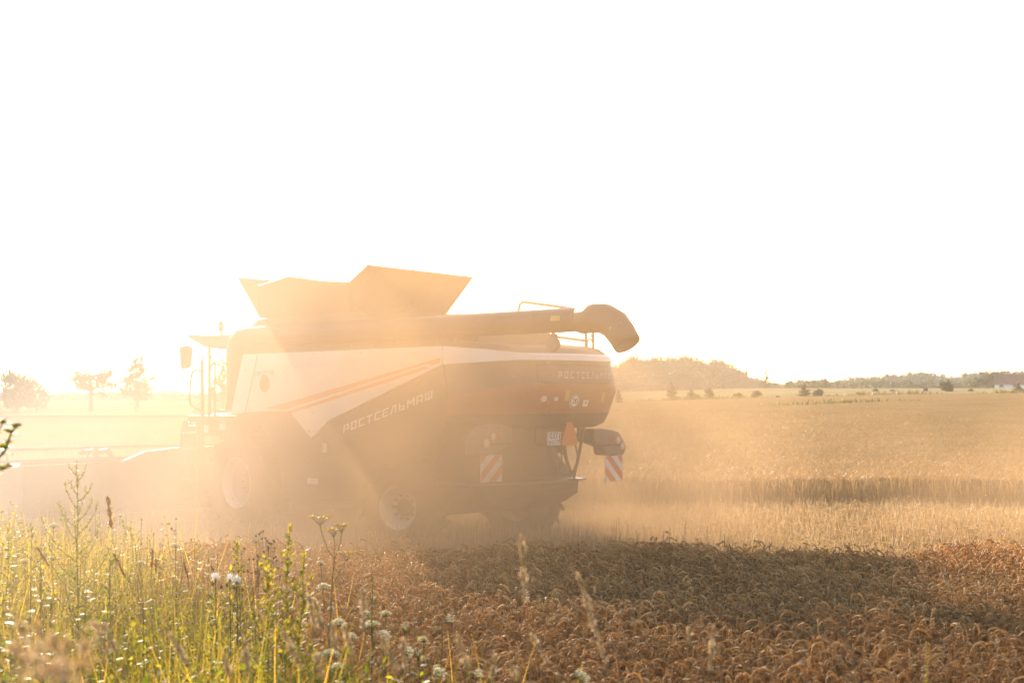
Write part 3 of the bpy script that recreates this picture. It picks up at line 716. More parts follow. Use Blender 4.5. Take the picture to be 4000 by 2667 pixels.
pt = lambda cx, cz: (lambda a, b, c: (PZ - c, cx - a, cz + b))
font_mesh('plate_lettering', '0371', .125, lambda a, b, c: (PZ - .002 - c, .105 + DV - a, 1.835 + DZ + b * 1.05), M['black'], npl, .002)
font_mesh('plate_lettering', 'KO', .082, lambda a, b, c: (PZ - .002 - c, .18 + DV - a, 1.735 + DZ + b), M['black'], npl, .002)
font_mesh('plate_lettering', '39', .085, lambda a, b, c: (PZ - .002 - c, .03 + DV - a, 1.745 + DZ + b), M['black'], npl, .002)
mb = MB()
for (a, b, c, d) in ((.262, -.024, 1.699, 1.703), (.262, -.024, 1.890, 1.894), (.262, .258, 1.703, 1.890), (-.020, -.024, 1.703, 1.890), (.095, .091, 1.703, 1.775), (.091, -.02, 1.779, 1.783)): back_prism(mb, shift([(a, c), (b, c), (b, d), (a, d)]), PZ, PZ - .003)
mb.build('plate_border', M['black'], npl)
TRI = [(-.035, 1.745), (-.06, 1.69), (-.375, 1.685), (-.405, 1.74), (-.28, 2.035), (-.26, 2.048), (-.18, 2.05), (-.165, 2.035)]
mb = MB(); back_prism(mb, shift(TRI), PZ - .01, PZ + .005); wt_ = mb.build('warning_triangle', M['tri'], combine)
mb = MB(); c0 = (-.22, 1.83)
inner = [(-.085, 1.74), (-.355, 1.74), (-.22, 1.985)]
for i in range(3):
    a, b = Vector(inner[i]), Vector(inner[(i + 1) % 3]); n = Vector((-(b - a).y, (b - a).x)).normalized() * .004
    back_prism(mb, shift([tuple(a + n), tuple(b + n), tuple(b - n), tuple(a - n)]), PZ - .010, PZ - .013)
mb.build('triangle_outline', M['yellow'], wt_)
mb = MB(); mb.box(PZ + .012, PZ + .05, -.3 + DV, .25 + DV, 1.70, 1.76); mb.box(PZ + .05, -6.2, -.06 + DV, .0 + DV, 1.68, 1.74); mb.box(-6.30, -6.20, -.06 + DV, DV, 1.74, 2.0); mb.build('plate_holder', M['dark'], combine)
# folded rear ladder, gas struts
mb = MB()
X0 = -6.42
mb.tube([(X0, .16, 1.68), (X0, .09, 1.50), (X0, .03, 1.42)], .028, 8); mb.bar((X0, .03, 1.44), (X0, -.03, 1.26), .018)
mb.tube([(X0, -.20, 1.68), (X0, -.25, 1.45), (X0, -.34, 1.26)], .030, 8)
mb.tube([(X0, -.02, 1.69), (X0, -.13, 1.62), (X0, -.14, 1.45), (X0, -.07, 1.27)], .014, 8)
mb.bar((X0, -.05, 1.225), (X0, -.36, 1.225), .02); mb.box(X0 - .03, X0 + .03, -.09, -.01, 1.20, 1.29); mb.box(X0 - .03, X0 + .03, -.41, -.31, 1.19, 1.28)
mb.tube([(X0, -.13, 1.60), (X0, -.24, 1.45)], .010, 6)
mb.build('rear_ladder', M['dark'], combine, smooth=True)
mb = MB(); mb.tube([(-6.40, -.71, 2.02), (-6.40, -.58, 1.55), (-6.38, -.46, 1.10)], [.026, .026, .018], 8)
mb.tube([(-6.42, -.40, 1.86), (-6.42, -.53, 1.50), (-6.41, -.50, 1.36), (-6.40, -.40, 1.22)], .016, 8); mb.box(-6.43, -6.30, -.55, -.40, 1.105, 1.135)
mb.build('gas_strut', M['dark'], combine, smooth=True)
mb = MB(); mb.box(-6.2, -6.15, -.86, -.80, 1.75, 2.02); mb.build('cluster_arm', M['dark'], combine)

# --- feeder house and header ------------------------------------------------------------------
mb = MB(); side_prism(mb, [(.7, 1.0), (.8, 1.65), (2.5, 1.15), (2.5, .45)], -.75, .75); mb.build('feeder_house', M['dark'], combine, bevel=.02)
mb = MB(); mb.prism([(4.5, .25), (4.5, 1.20), (2.55, 1.22), (2.05, 1.40), (1.3, 1.46), (-1.3, 1.46), (-2.05, 1.40), (-2.55, 1.22), (-4.5, 1.2), (-4.5, .25)], lambda p: (2.52, p[0], p[1]), lambda p: (2.64, p[0], p[1]))
mb.box(2.64, 4.0, -4.5, 4.5, .25, .31)
hd = mb.build('header', M['dark'], combine, bevel=.01)
for s in (1, -1):
    mb = MB(); side_prism(mb, [(2.5, .22), (2.5, 1.21), (3.1, 1.15), (3.9, .75), (4.6, .3), (4.6, .22)], s * 4.502, s * 4.56); mb.build('end_divider', M['dark'], hd, bevel=.01)
mb = MB(); mb.tube([(3.0, -4.45, .65), (3.0, 4.45, .65)], .22, 16)
mb.build('intake_auger', M['steel'], hd)
RC = (3.42, .98); RR = .49
for k in range(6):
    a = R(90 + 60 * k); x, z = RC[0] + RR * math.cos(a), RC[1] + RR * math.sin(a)
    mb = MB(); mb.bar((x, -4.4, z), (x, 4.4, z), .033, 8)
    for j in range(88):
        yy = -4.35 + j * .1; mb.add([(x - .01, yy - .006, z), (x + .01, yy - .006, z), (x + .01, yy + .006, z), (x - .01, yy + .006, z), (x + .085, yy, z + .17 if k == 0 else z - .2)], [(0, 1, 4), (1, 2, 4), (2, 3, 4), (3, 0, 4)])
        if k == 0: mb.add([(x - .01, yy - .006, z), (x + .01, yy - .006, z), (x + .01, yy + .006, z), (x - .01, yy + .006, z), (x - .10, yy, z - .2)], [(0, 1, 4), (1, 2, 4), (2, 3, 4), (3, 0, 4)])
    mb.build('reel_bat', M['steel'] if k == 0 else M['dark'], hd)
mb = MB(); mb.bar((RC[0], -4.45, RC[1]), (RC[0], 4.45, RC[1]), .06, 10); mb.build('reel_shaft', M['dark'], hd)
for yv in (4.42, 2.78, 0, -2.78, -4.42):
    mb = MB()
    for k in range(6): mb.bar((RC[0], yv, RC[1]), (RC[0] + RR * math.cos(R(90 + 60 * k)), yv, RC[1] + RR * math.sin(R(90 + 60 * k))), .02, 6)
    mb.build('reel_spider', M['dark'], hd)
for yv in (2.95, 2.65):
    mb = MB(); mb.tube([(2.6, yv, 1.2), (2.9, yv, 1.42), (RC[0], yv, 1.38)], .05, 8); mb.build('reel_arm', M['dark'], hd)

# ================================================================ ground and fields
def sheet(name, xs, ys, zf, mat, kind='structure', mask=None):
    X, Y = np.meshgrid(xs, ys); Z = zf(X, Y)
    V = np.stack([X, Y, Z], -1).reshape(-1, 3); m = len(xs)
    i, j = np.meshgrid(np.arange(len(ys) - 1), np.arange(m - 1), indexing='ij'); a = (i * m + j).ravel()
    Q = np.stack([a, a + 1, a + m + 1, a + m], -1)
    if mask is not None:
        c = V[Q].mean(1); Q = Q[mask(c[:, 0], c[:, 1])]
    o = link_mesh(name, np_mesh(name, V, None, Q), mat, None, True)
    return tag(o, kind=kind)
def spread(a, b, n, p=1.0): return a + (b - a) * np.linspace(0, 1, n) ** p
xs = np.concatenate([-np.geomspace(900, 22, 26), np.linspace(-20, 20, 61), np.geomspace(22, 900, 26)])
ys = np.concatenate([np.linspace(-12, 40, 79), np.geomspace(42, 1400, 46)])
gr = sheet('ground', xs, ys, ground_z, M['soil'])
tag(gr, 'flat stubble ground of the harvested field under the dust')

# line that separates the grassy verge (left) from the wheat (right)
def verge_x(y): return -0.35 - (y - 8.0) * 0.43 + 0.25 * np.sin(y * 1.7)
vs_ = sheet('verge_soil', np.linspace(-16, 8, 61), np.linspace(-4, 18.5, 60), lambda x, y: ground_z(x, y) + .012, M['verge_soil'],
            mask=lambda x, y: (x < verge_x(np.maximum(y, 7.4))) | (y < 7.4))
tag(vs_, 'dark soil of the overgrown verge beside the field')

# far standing wheat: a closed canopy sheet with a steep front edge
FY0 = 31.6
def far_edge(x): return FY0 + 0.25 * np.sin(x * .9) + .15 * np.sin(x * 2.3) + np.clip(-x - 4, 0, 60) * .35
WF_X = np.concatenate([np.linspace(-60, -3, 60), np.linspace(-2.5, 40, 160), np.linspace(41, 140, 60)])
ys2 = np.concatenate([[0.0, .02, .10], np.geomspace(.4, 56, 70)])
X = np.repeat(WF_X[None, :], len(ys2), 0); E_ = far_edge(X); Y = E_ + ys2[:, None] * np.clip((88 + .05 * X - E_) / 56, .1, 9)
H = np.where(ys2[:, None] < .01, .02, np.where(ys2[:, None] < .05, .30, np.where(ys2[:, None] < .2, .54, .60)))
Z = ground_z(X, Y) + H + .025 * np.sin(X * 3.1 + Y * .7) * np.sin(Y * 1.9) * (H > .4)
V = np.stack([X, Y, Z], -1).reshape(-1, 3); m_ = len(WF_X)
i, j = np.meshgrid(np.arange(len(ys2) - 1), np.arange(m_ - 1), indexing='ij'); a = (i * m_ + j).ravel()
o = link_mesh('standing_wheat', np_mesh('standing_wheat', V, None, np.stack([a, a + 1, a + m_ + 1, a + m_], -1)), M['wheat_far'], None, True)
tag(o, 'field of uncut wheat beyond the stubble, a dense golden canopy', 'wheat', kind='stuff')
# second wheat block beyond the grass strip, and the rough meadow further up the slope
o = sheet('wheat_field', np.linspace(-20, 190, 80), np.linspace(95, 158, 30), lambda x, y: ground_z(x, y) + .45, M['wheat_far'])
tag(o, 'brown wheat field between two grass strips on the rising ground')
o = sheet('meadow', np.linspace(-60, 420, 120), np.linspace(160, 620, 90), lambda x, y: ground_z(x, y) + .25, M['meadow'])
tag(o, 'pale rough meadow in front of the distant trees')

# ---------------------------------------------------------------- straw and blades
def ribbon(n, h, w, bend, w_top=0.15):
    """blade of n segments standing along z, bending along +x; one quad per segment"""
    t = np.linspace(0, 1, n + 1); x = bend * t ** 2; z = h * t * (1 - .25 * abs(bend) * t)
    ww = w * (1 - (1 - w_top) * t ** 1.5) / 2
    L = np.stack([x, -ww, z], -1); Rr = np.stack([x, ww, z], -1)
    V = np.stack([L, Rr], 1).reshape(-1, 3)
    Q = np.array([(2 * i, 2 * i + 1, 2 * i + 3, 2 * i + 2) for i in range(n)])
    return V, None, Q
def scatter(nb, tmpls, P, size, tint, tilt=0.12, az=None):
    k = len(P); which = rng.integers(0, len(tmpls), k)
    az = rng.uniform(0, 2 * np.pi, k) if az is None else az
    Mx = rotz(az) @ rotx(rng.normal(0, tilt, k)) * size[:, None, None]
    for w_, t in enumerate(tmpls):
        s_ = which == w_
        if s_.any(): nb.inst(t, Mx[s_], P[s_], tint[s_])

# stubble: short cut stalks, with loose straw lying between
nb = NB(); n = 90000
y = 16.5 + 17.5 * rng.random(n) ** .8; x = rng.uniform(-1, 1, n) * (y * .42 + 1.5) + .0
x = np.where(rng.random(n) < .12, x, x)
ok = y < far_edge(x) + 1.0
x, y = x[ok], y[ok]; z = ground_z(x, y)
row = np.round(x / .15) * .15 + rng.normal(0, .02, len(x)); 
pz = np.stack([row, y, z], -1)
scatter(nb, [ribbon(1, .17, .012, .02, .8), ribbon(2, .24, .010, .05, .5), ribbon(1, .13, .014, -.02, .8)], pz, rng.uniform(.7, 1.5, len(x)), np.clip(rng.normal(.55, .22, len(x)), 0, 1), .18)
n = 15000; y = 17 + 15 * rng.random(n); x = rng.uniform(-1, 1, n) * (y * .42 + 1)
pz = np.stack([x, y, ground_z(x, y) + rng.uniform(.08, .2, n)], -1)
Mx = rand_rot(n, .15) @ rotx(np.full(n, 1.45) + rng.normal(0, .15, n)) * rng.uniform(.6, 1.6, n)[:, None, None]
nb.inst(ribbon(2, .19, .008, .05, .6), Mx, pz, np.clip(rng.normal(.65, .2, n), 0, 1))
# a few missed tall stalks
n = 2200; y = rng.uniform(16.8, 22, n); x = rng.uniform(-4, 4, n)
pz = np.stack([x, y, ground_z(x, y)], -1)
scatter(nb, [ribbon(4, .55, .012, .05, .6), ribbon(4, .42, .012, -.06, .6), ribbon(4, .5, .014, .12, .5)], pz, rng.uniform(.6, 1.15, n), np.clip(rng.normal(.35, .15, n), 0, 1), .08)
o = nb.build('stubble', M['stubble']); tag(o, 'bright cut stubble and loose straw around the machine', 'stubble', kind='stuff')

# far wheat: ears standing out of the canopy and stalks along its front edge
nb = NB(); n = 120000
d = rng.random(n) ** 2.0 * 46
x = rng.uniform(-1, 1, n) * 17 + 4; x = np.where(rng.random(n) < .25, rng.uniform(-20, 30, n), x); y = far_edge(x) + d - .06
z = ground_z(x, y) + np.where(d < .25, 0, .47)
hh = np.where(d < .25, 1.0, .36)
y = np.where(d < .25, y + rng.normal(-.15, .4, n), y); z = np.where(d < .25, ground_z(x, y), z)
P_ = np.stack([x, y, z], -1)
lo = d < .25
t3 = [ribbon(4, .66, .013, .05, .9), ribbon(4, .62, .013, -.08, .9), ribbon(4, .7, .014, .1, .8)]
scatter(nb, t3, P_[lo], rng.uniform(.5, 1.1, lo.sum()), np.clip(rng.normal(.4, .2, lo.sum()), 0, 1), .12)
t4 = [ribbon(3, .22, .02, .12, .7), ribbon(3, .2, .022, -.1, .7), ribbon(2, .18, .026, .14, .8)]
hi = ~lo
scatter(nb, t4, P_[hi], rng.uniform(.7, 1.1, hi.sum()), np.clip(rng.normal(.45, .13, hi.sum()), 0, 1), .2)
o = nb.build('wheat_ears', M['wheat_fine']); tag(o, 'ears and stalks of the uncut wheat along the far edge of the stubble', 'wheat', kind='stuff')

# ---------------------------------------------------------------- near wheat, ear by ear
def wheat_stalk(h, droop, lean, detail, seed):
    r_ = random.Random(seed)
    V = []; T = []; Q = []
    # path in the x-z plane: straight stalk, curved neck, hanging ear
    pts = []; ang = lean; p = [0.0, 0.0]; segs = [(.30, 3 if detail else 2, .01), (.22, 3 if detail else 2, .05)]
    pts.append((p[0], p[1], ang))
    for (l, n, da) in segs:
        for k in range(n):
            ang += da; p = [p[0] + math.sin(ang) * l * h / n, p[1] + math.cos(ang) * l * h / n]; pts.append((p[0], p[1], ang))
    nn = 6 if detail else 4; l = .042 * h
    for k in range(nn):
        ang += droop * .48 / nn; p = [p[0] + math.sin(ang) * l / nn, p[1] + math.cos(ang) * l / nn]; pts.append((p[0], p[1], ang))
    rad = .0022
    base = 0; k3 = 3
    for (x, z, a) in pts:
        for q in range(k3):
            t = 2 * math.pi * q / k3
            V.append((x + rad * math.cos(t) * math.cos(a), rad * math.sin(t), z - rad * math.cos(t) * math.sin(a)))
    for i in range(len(pts) - 1):
        for q in range(k3): Q.append((i * k3 + q, i * k3 + (q + 1) % k3, (i + 1) * k3 + (q + 1) % k3, (i + 1) * k3 + q))
    # ear: two ranks of spikelets
    ns = 9 if detail else 5; el = .087 * r_.uniform(.85, 1.15)
    for k in range(ns):
        ang += droop * .52 / ns; st = el / ns
        p = [p[0] + math.sin(ang) * st, p[1] + math.cos(ang) * st]
        tx, tz = math.sin(ang), math.cos(ang); nx, nz = math.cos(ang), -math.sin(ang)
        w = (.0082 if detail else .0102) * (1 - .45 * k / ns) * r_.uniform(.85, 1.15); sl = st * 1.9
        for s in ((-1, 1) if detail else (0,)):
            off = s * w * .75
            cx, cy_, cz = p[0] + (nx * off * .35), off, p[1] + nz * off * .35
            b = len(V)
            if detail:
                V += [(cx - tx * sl * .3, cy_ * .5, cz - tz * sl * .3), (cx + tx * sl * .8, cy_ * 1.5, cz + tz * sl * .8),
                      (cx + nx * w * .7, cy_, cz + nz * w * .7), (cx - nx * w * .7, cy_, cz - nz * w * .7), (cx, cy_ + w * .6, cz), (cx, cy_ - w * .6, cz)]
                T += [(b, b+2, b+4), (b, b+4, b+3), (b, b+3, b+5), (b, b+5, b+2), (b+1, b+4, b+2), (b+1, b+3, b+4), (b+1, b+5, b+3), (b+1, b+2, b+5)]
            else:
                V += [(cx - tx * sl * .3, 0, cz - tz * sl * .3), (cx + tx * sl * .7, 0, cz + tz * sl * .7), (cx + nx * w, 0, cz + nz * w), (cx - nx * w, 0, cz - nz * w), (cx, w * 1.2, cz), (cx, -w * 1.2, cz)]
                T += [(b, b+2, b+4), (b, b+4, b+3), (b, b+3, b+5), (b, b+5, b+2), (b+1, b+4, b+2), (b+1, b+3, b+4), (b+1, b+5, b+3), (b+1, b+2, b+5)]
    # dry leaf hanging from the stalk
    for q in range(1):
        z0 = r_.uniform(.12, .30) * h; a = r_.uniform(0, 6.28); ll = r_.uniform(.12, .22); b = len(V)
        for i, t in enumerate((0, .35, .7, 1)):
            xx = ll * t; zz = z0 + .10 * t - .22 * t * t; ww = .004 * (1 - .7 * t)
            for s in (-1, 1): V.append((math.cos(a) * xx - math.sin(a) * ww * s, math.sin(a) * xx + math.cos(a) * ww * s, zz))
        for i in range(3): Q.append((b + 2*i, b + 2*i + 1, b + 2*i + 3, b + 2*i + 2))
    return np.array(V), np.array(T), np.array(Q)
hiT = [wheat_stalk(1.28, random.uniform(1.9, 2.9), random.uniform(-.02, .08), True, s) for s in range(12)]
loT = [wheat_stalk(1.28, random.uniform(1.9, 3.0), random.uniform(-.02, .08), False, 50 + s) for s in range(8)]
def wheat_far_limit(x): return 16.7 + .35 * np.sin(x * 1.3) + .25 * np.sin(x * 3.7 + 1)
n = 96000
y = np.sqrt(rng.uniform(7.0 ** 2, 18.2 ** 2, n)); x = rng.uniform(-1, 1, n) * (y * .375 + 2.9) + 1.6
x = np.round(x / .12) * .12 * .5 + x * .5
ok = (x > verge_x(y) + rng.normal(.05, .22, n)) & (y < wheat_far_limit(x) + rng.normal(0, .15, n))
x, y = x[ok], y[ok]
clump = .5 + .5 * np.sin(x * 2.1 + 2 * np.sin(y * 1.3)) * np.sin(y * 1.7 + np.sin(x * 1.1))
P_ = np.stack([x, y, ground_z(x, y)], -1); k = len(x)
size = np.clip(rng.normal(.94, .09, k) + .05 * (clump - .5), .7, 1.22)
tint = np.clip(rng.normal(.42, .2, k) + .15 * (clump - .5), 0, 1)
az = rng.normal(.2, 1.5, k)
nb = NB(); near = y < 11.5
scatter(nb, hiT, P_[near], size[near], tint[near], .10, az[near])
scatter(nb, loT, P_[~near], size[~near], tint[~near], .10, az[~near])
o = nb.build('wheat', M['wheat']); tag(o, 'ripe brown wheat with nodding ears in the foreground', 'wheat', kind='stuff')
print('wheat stalks', k, near.sum())

# ---------------------------------------------------------------- trees
def tree_mesh(name, loc, h, crown, limbs, leaf, n_leaf, seed, label, cat='tree', group=None, trunk_r=.25, crown_mat='crown', tint=(.5, .2)):
    """crown: list of (x, y, z, rx, rz) clumps relative to the base; leaves are small faces spread through them"""
    r_ = np.random.default_rng(seed)
    root = empty(name, loc); tag(root, label, cat, group)
    mb = MB(); top = max(c[2] for c in crown)
    mb.tube([(0, 0, -.3), (0.02 * h, 0, h * .2), (-.01 * h, .01 * h, h * .45), (0, 0, top)], [trunk_r * 1.25, trunk_r * .9, trunk_r * .6, trunk_r * .12], 8)
    for c in crown[:limbs]:
        b = Vector((0, 0, max(h * .14, min(c[2] * .6, h * .5))))
        e = Vector(c[:3]); mid = (b + e) / 2 + Vector((0, 0, -.03 * h)); mb.tube([b, mid, e], [trunk_r * .5, trunk_r * .3, trunk_r * .08], 6)
    mb.build('trunk', M['bark'], root, smooth=True)
    nb = NB(); wts = np.array([c[3] ** 2 * c[4] for c in crown]); cnt = np.maximum(8, (n_leaf * wts / wts.sum()).astype(int))
    for c, k in zip(crown, cnt):
        sub = r_.normal(0, 1, (max(4, k // 20), 3)); sub /= np.linalg.norm(sub, axis=1)[:, None]
        sub *= (r_.random((len(sub), 1)) ** .45)
        p = sub[r_.integers(0, len(sub), k)] + r_.normal(0, .24, (k, 3))
        p = p * np.array([c[3], c[3], c[4]]) + np.array(c[:3])
        p[:, 2] = np.maximum(p[:, 2], .05)
        a = rotz(r_.uniform(0, 6.28, k)) @ rotx(r_.normal(0, .9, k)) @ rotz(r_.uniform(0, 6.28, k)) * (leaf * r_.uniform(.5, 1.3, k))[:, None, None]
        tq = (np.array([(-.5, 0, 0), (0, -.32, .06), (.5, 0, 0), (0, .32, .06)]), None, np.array([(0, 1, 2, 3)]))
        nb.inst(tq, a, p, np.clip(r_.normal(tint[0], tint[1], k) + r_.normal(0, .12), 0, 1))
    nb.build('crown', M[crown_mat], root)
    return root
def crown_of(kind, h, w, seed):
    r_ = random.Random(seed); c = []
    if kind == 'broad':      # wide open crown on a bare trunk
        for i in range(15):
            a = r_.uniform(0, 6.28); rr = w * .38 * r_.random() ** .5; z = h * r_.uniform(.42, .88)
            c.append((rr * math.cos(a), rr * math.sin(a), z, w * r_.uniform(.10, .19), h * r_.uniform(.06, .12)))
    elif kind == 'round':
        for i in range(22):
            a = r_.uniform(0, 6.28); z = .2 + .66 * i / 21; rr = w * .36 * math.sqrt(max(.05, 1 - ((z - .5) / .55) ** 2)) * r_.random() ** .4
            c.append((rr * math.cos(a), rr * math.sin(a), h * z, w * r_.uniform(.16, .24), h * r_.uniform(.11, .19)))
    elif kind == 'pyramid':  # tall, narrowing upwards, ragged
        for i in range(20):
            z = .30 + .66 * i / 19; a = i * 2.4 + r_.uniform(-.4, .4); rr = w * .42 * (1.12 - z) * r_.uniform(.4, 1.0) * 1.25
            c.append((rr * math.cos(a), rr * math.sin(a), h * z, w * .19 * (1.35 - z), h * .065))
    elif kind == 'bush':
        for i in range(11):
            a = r_.uniform(0, 6.28); z = r_.uniform(.12, .75); rr = w * .33 * (1.05 - z * .7) * r_.random() ** .5
            c.append((rr * math.cos(a), rr * math.sin(a), h * z, w * r_.uniform(.14, .24), h * r_.uniform(.12, .2)))
    elif kind == 'spire':
        for i in range(14):
            z = .1 + .88 * i / 13; a = i * 2.1; rr = w * .22 * (1 - z)
            c.append((rr * math.cos(a), rr * math.sin(a), h * z, w * .36 * (1.06 - z), h * .05))
    return c
def plant_tree(name, px, base_py, Y, top_py, kind, w, leaf, n, seed, label, cat='tree', group=None, tr=.2, tint=(.5, .2)):
    p = at(px, base_py, Y); z0 = gz(p.x, p.y); h = at(px, top_py, Y).z - z0
    return tree_mesh(name, (p.x, p.y, z0), h, crown_of(kind, h, w, seed), 6, leaf, n, seed, label, cat, group, tr, 'crown', tint)
# five trees on the pale left horizon
G1 = 'trees on the horizon at the left'
plant_tree('field_tree', 62, 1620, 205, 1447, 'round', 5.8, .46, 5200, 1, 'dense round hazy tree standing at the left end of the horizon trees', group=G1, tr=.28)
plant_tree('field_tree', 142, 1615, 208, 1494, 'round', 4.4, .42, 2000, 2, 'small narrow hazy tree beside the dense round one', group=G1, tr=.14)
plant_tree('field_tree', 352, 1612, 205, 1440, 'broad', 7.0, .44, 3600, 3, 'broad open-crowned tree with a thick trunk and gaps of sky', group=G1, tr=.30)
plant_tree('field_tree', 532, 1612, 205, 1388, 'pyramid', 6.6, .44, 4000, 4, 'tallest horizon tree, pointed and ragged above a bare trunk', group=G1, tr=.25)
plant_tree('field_tree', 868, 1600, 195, 1402, 'pyramid', 4.6, .42, 2400, 5, 'slim gappy tree seen through the cab railings', group=G1, tr=.2)
# bushes and young trees on the meadow
G2 = 'bushes scattered over the meadow'
for (name, px, bp, Y, tp, kind, w, n, label) in (
    ('bush', 2418, 1566, 150, 1515, 'bush', 2.0, 500, 'green bush partly hidden behind the rear of the harvester'),
    ('young_tree', 2625, 1567, 165, 1492, 'spire', 3.6, 900, 'pointed young tree left of the pair of round bushes in the meadow'),
    ('bush', 2704, 1566, 165, 1520, 'bush', 3.2, 700, 'round double bush in the meadow beside the pointed young tree'),
    ('bush', 2770, 1564, 168, 1508, 'bush', 2.6, 600, 'upright bush with a narrow top at the wood edge'),
    ('bush', 2885, 1562, 170, 1530, 'bush', 2.4, 450, 'low dark bush below the right slope of the wood'),
    ('bush', 2955, 1560, 170, 1522, 'bush', 3.2, 600, 'wide rounded bush below the conifer spire'),
    ('bush', 3038, 1558, 175, 1545, 'bush', 1.6, 250, 'smallest flat bush right of the wide rounded one'),
    ('young_tree', 3142, 1555, 190, 1494, 'spire', 4.2, 900, 'pale pointed young tree left of a round dark one'),
    ('young_tree', 3197, 1556, 190, 1516, 'bush', 3.6, 800, 'round dark young tree beside the pale pointed one'),
    ('bush', 3235, 1555, 190, 1543, 'bush', 1.5, 250, 'tiny bush at the foot of the round dark young tree'),
    ('bush', 3354, 1550, 185, 1530, 'bush', 1.9, 350, 'isolated small bush with a thin foot on open brown meadow'),
    ('bush', 3424, 1532, 235, 1515, 'bush', 3.0, 400, 'twin low bush in the middle of the meadow'),
    ('bush', 3486, 1532, 235, 1520, 'bush', 2.0, 260, 'faint little bush right of the twin low bush'),
    ('bush', 3616, 1530, 235, 1514, 'bush', 2.0, 260, 'small bush left of the big dark oval tree'),
    ('young_tree', 3700, 1531, 230, 1490, 'round', 4.0, 1300, 'big dark oval tree standing alone on the meadow'),
    ('bush', 3795, 1530, 235, 1517, 'bush', 1.8, 280, 'small round bush between the dark oval tree and the house'),
    ('conifer', 3979, 1525, 230, 1492, 'spire', 2.8, 600, 'small dark conifer in front of the white house')):
    plant_tree(name, px, bp, Y, tp, kind, w * .62, .26 if Y < 200 else .34, int(n * 1.6), int(px), label, {'bush': 'bush', 'young_tree': 'tree', 'conifer': 'conifer'}[name], G2, .1, (.62, .18))
plant_tree('conifer', 2993, 1528, 420, 1438, 'spire', 6.5, .6, 900, 91, 'tall thin conifer spire rising right of the wooded mound', 'conifer', tr=.2)
plant_tree('house_tree', 3815, 1512, 330, 1472, 'round', 5.0, .5, 1000, 92, 'rounded pale green tree well left of the white house', 'tree', tr=.2, tint=(.7, .15))
plant_tree('house_tree', 3860, 1512, 330, 1450, 'round', 6.5, .5, 1300, 93, 'tall loose pale tree left of the white house', 'tree', tr=.2, tint=(.75, .15))
plant_tree('house_tree', 3917, 1512, 330, 1452, 'round', 6.5, .5, 1500, 94, 'tall dark tree directly behind the white house gable', 'tree', tr=.2, tint=(.45, .15))
plant_tree('house_tree', 3985, 1512, 330, 1462, 'round', 6.5, .5, 1300, 95, 'green tree behind the right end of the house roof', 'tree', tr=.2, tint=(.6, .15))

# woods that read as one mass
def woods(name, label, items, leaf, dens, tint, seed, mat='crown'):
    """items: (px, top_py, Y, width)"""
    r_ = np.random.default_rng(seed); nb = NB(); mb_tr = []
    for (px, tp, Y, w) in items:
        p = at(px, 1500, Y); z0 = gz(p.x, p.y); h = at(px, tp, Y).z - z0
        if h < .4: continue
        for c in crown_of('round', h, w, int(px * 7 + Y)) + [(0, 0, h * .25, w * .4, h * .25), (0, 0, h * .55, w * .36, h * .25)]:
            k = int(dens * c[3] * c[4]) + 6
            d = r_.normal(0, 1, (k, 3)); d /= np.linalg.norm(d, axis=1)[:, None]; d *= r_.random((k, 1)) ** .33
            q = d * np.array([c[3], c[3], c[4]]) + np.array(c[:3]) + np.array([p.x, p.y, z0]); q[:, 2] = np.maximum(q[:, 2], z0)
            a = rotz(r_.uniform(0, 6.28, k)) @ rotx(r_.normal(0, .9, k)) @ rotz(r_.uniform(0, 6.28, k)) * (leaf * r_.uniform(.5, 1.3, k))[:, None, None]
            nb.inst((np.array([(-.5, 0, 0), (0, -.35, .06), (.5, 0, 0), (0, .35, .06)]), None, np.array([(0, 1, 2, 3)])), a, q, np.clip(r_.normal(tint, .16, k) + r_.normal(0, .1), 0, 1))
    o = nb.build(name, M[mat]); tag(o, label, 'woodland', kind='stuff'); return o
R_ = random.Random(5)
prof = [(2390, 1425), (2450, 1390), (2500, 1397), (2560, 1392), (2610, 1400), (2650, 1388), (2700, 1392), (2750, 1402), (2800, 1398), (2845, 1420), (2880, 1440), (2910, 1470), (2950, 1485), (3010, 1490), (3050, 1505)]
items = []
for row, (Y, drop) in enumerate(((560, 0), (530, 26), (500, 58), (480, 90))):
    for px in range(2385 + row * 9, 3060, 26):
        t = np.interp(px, [p[0] for p in prof], [p[1] for p in prof])
        tt = t + drop + R_.uniform(-6, 10)
        if tt < 1520: items.append((px + R_.uniform(-9, 9), tt, Y + R_.uniform(-12, 12), R_.uniform(7, 11)))
woods('woodland', 'rounded wooded mound behind the rear of the harvester', items, .85, 40, .42, 3)
prof = [(3000, 1490), (3060, 1494), (3120, 1483), (3170, 1479), (3215, 1480), (3260, 1490), (3300, 1477), (3345, 1470), (3375, 1468), (3420, 1470), (3475, 1452), (3520, 1462), (3580, 1450), (3635, 1453), (3680, 1468), (3720, 1472), (3780, 1455), (3830, 1448), (3880, 1450), (3930, 1444), (4000, 1441), (4060, 1438), (4200, 1440), (4400, 1450)]
items = []
for Y, drop in ((640, 0), (610, 14)):
    for px in range(2990, 4420, 24):
        items.append((px + R_.uniform(-8, 8), np.interp(px, [p[0] for p in prof], [p[1] for p in prof]) + drop + R_.uniform(-4, 9), Y, R_.uniform(7, 12)))
woods('distant_woodland', 'long grey wood along the skyline at the right', items, 1.0, 20, .35, 4)
items = []
for px in range(3080, 4420, 17):
    items.append((px + R_.uniform(-6, 6), R_.choice((1484, 1492, 1498, 1502)) - (10 if px > 3780 else 0) + R_.uniform(-4, 4), 400 + R_.uniform(-25, 25), R_.uniform(3, 6)))
woods('scrub', 'yellow green scrub and young trees at the foot of the distant wood', items, .6, 30, .72, 6)
items = []
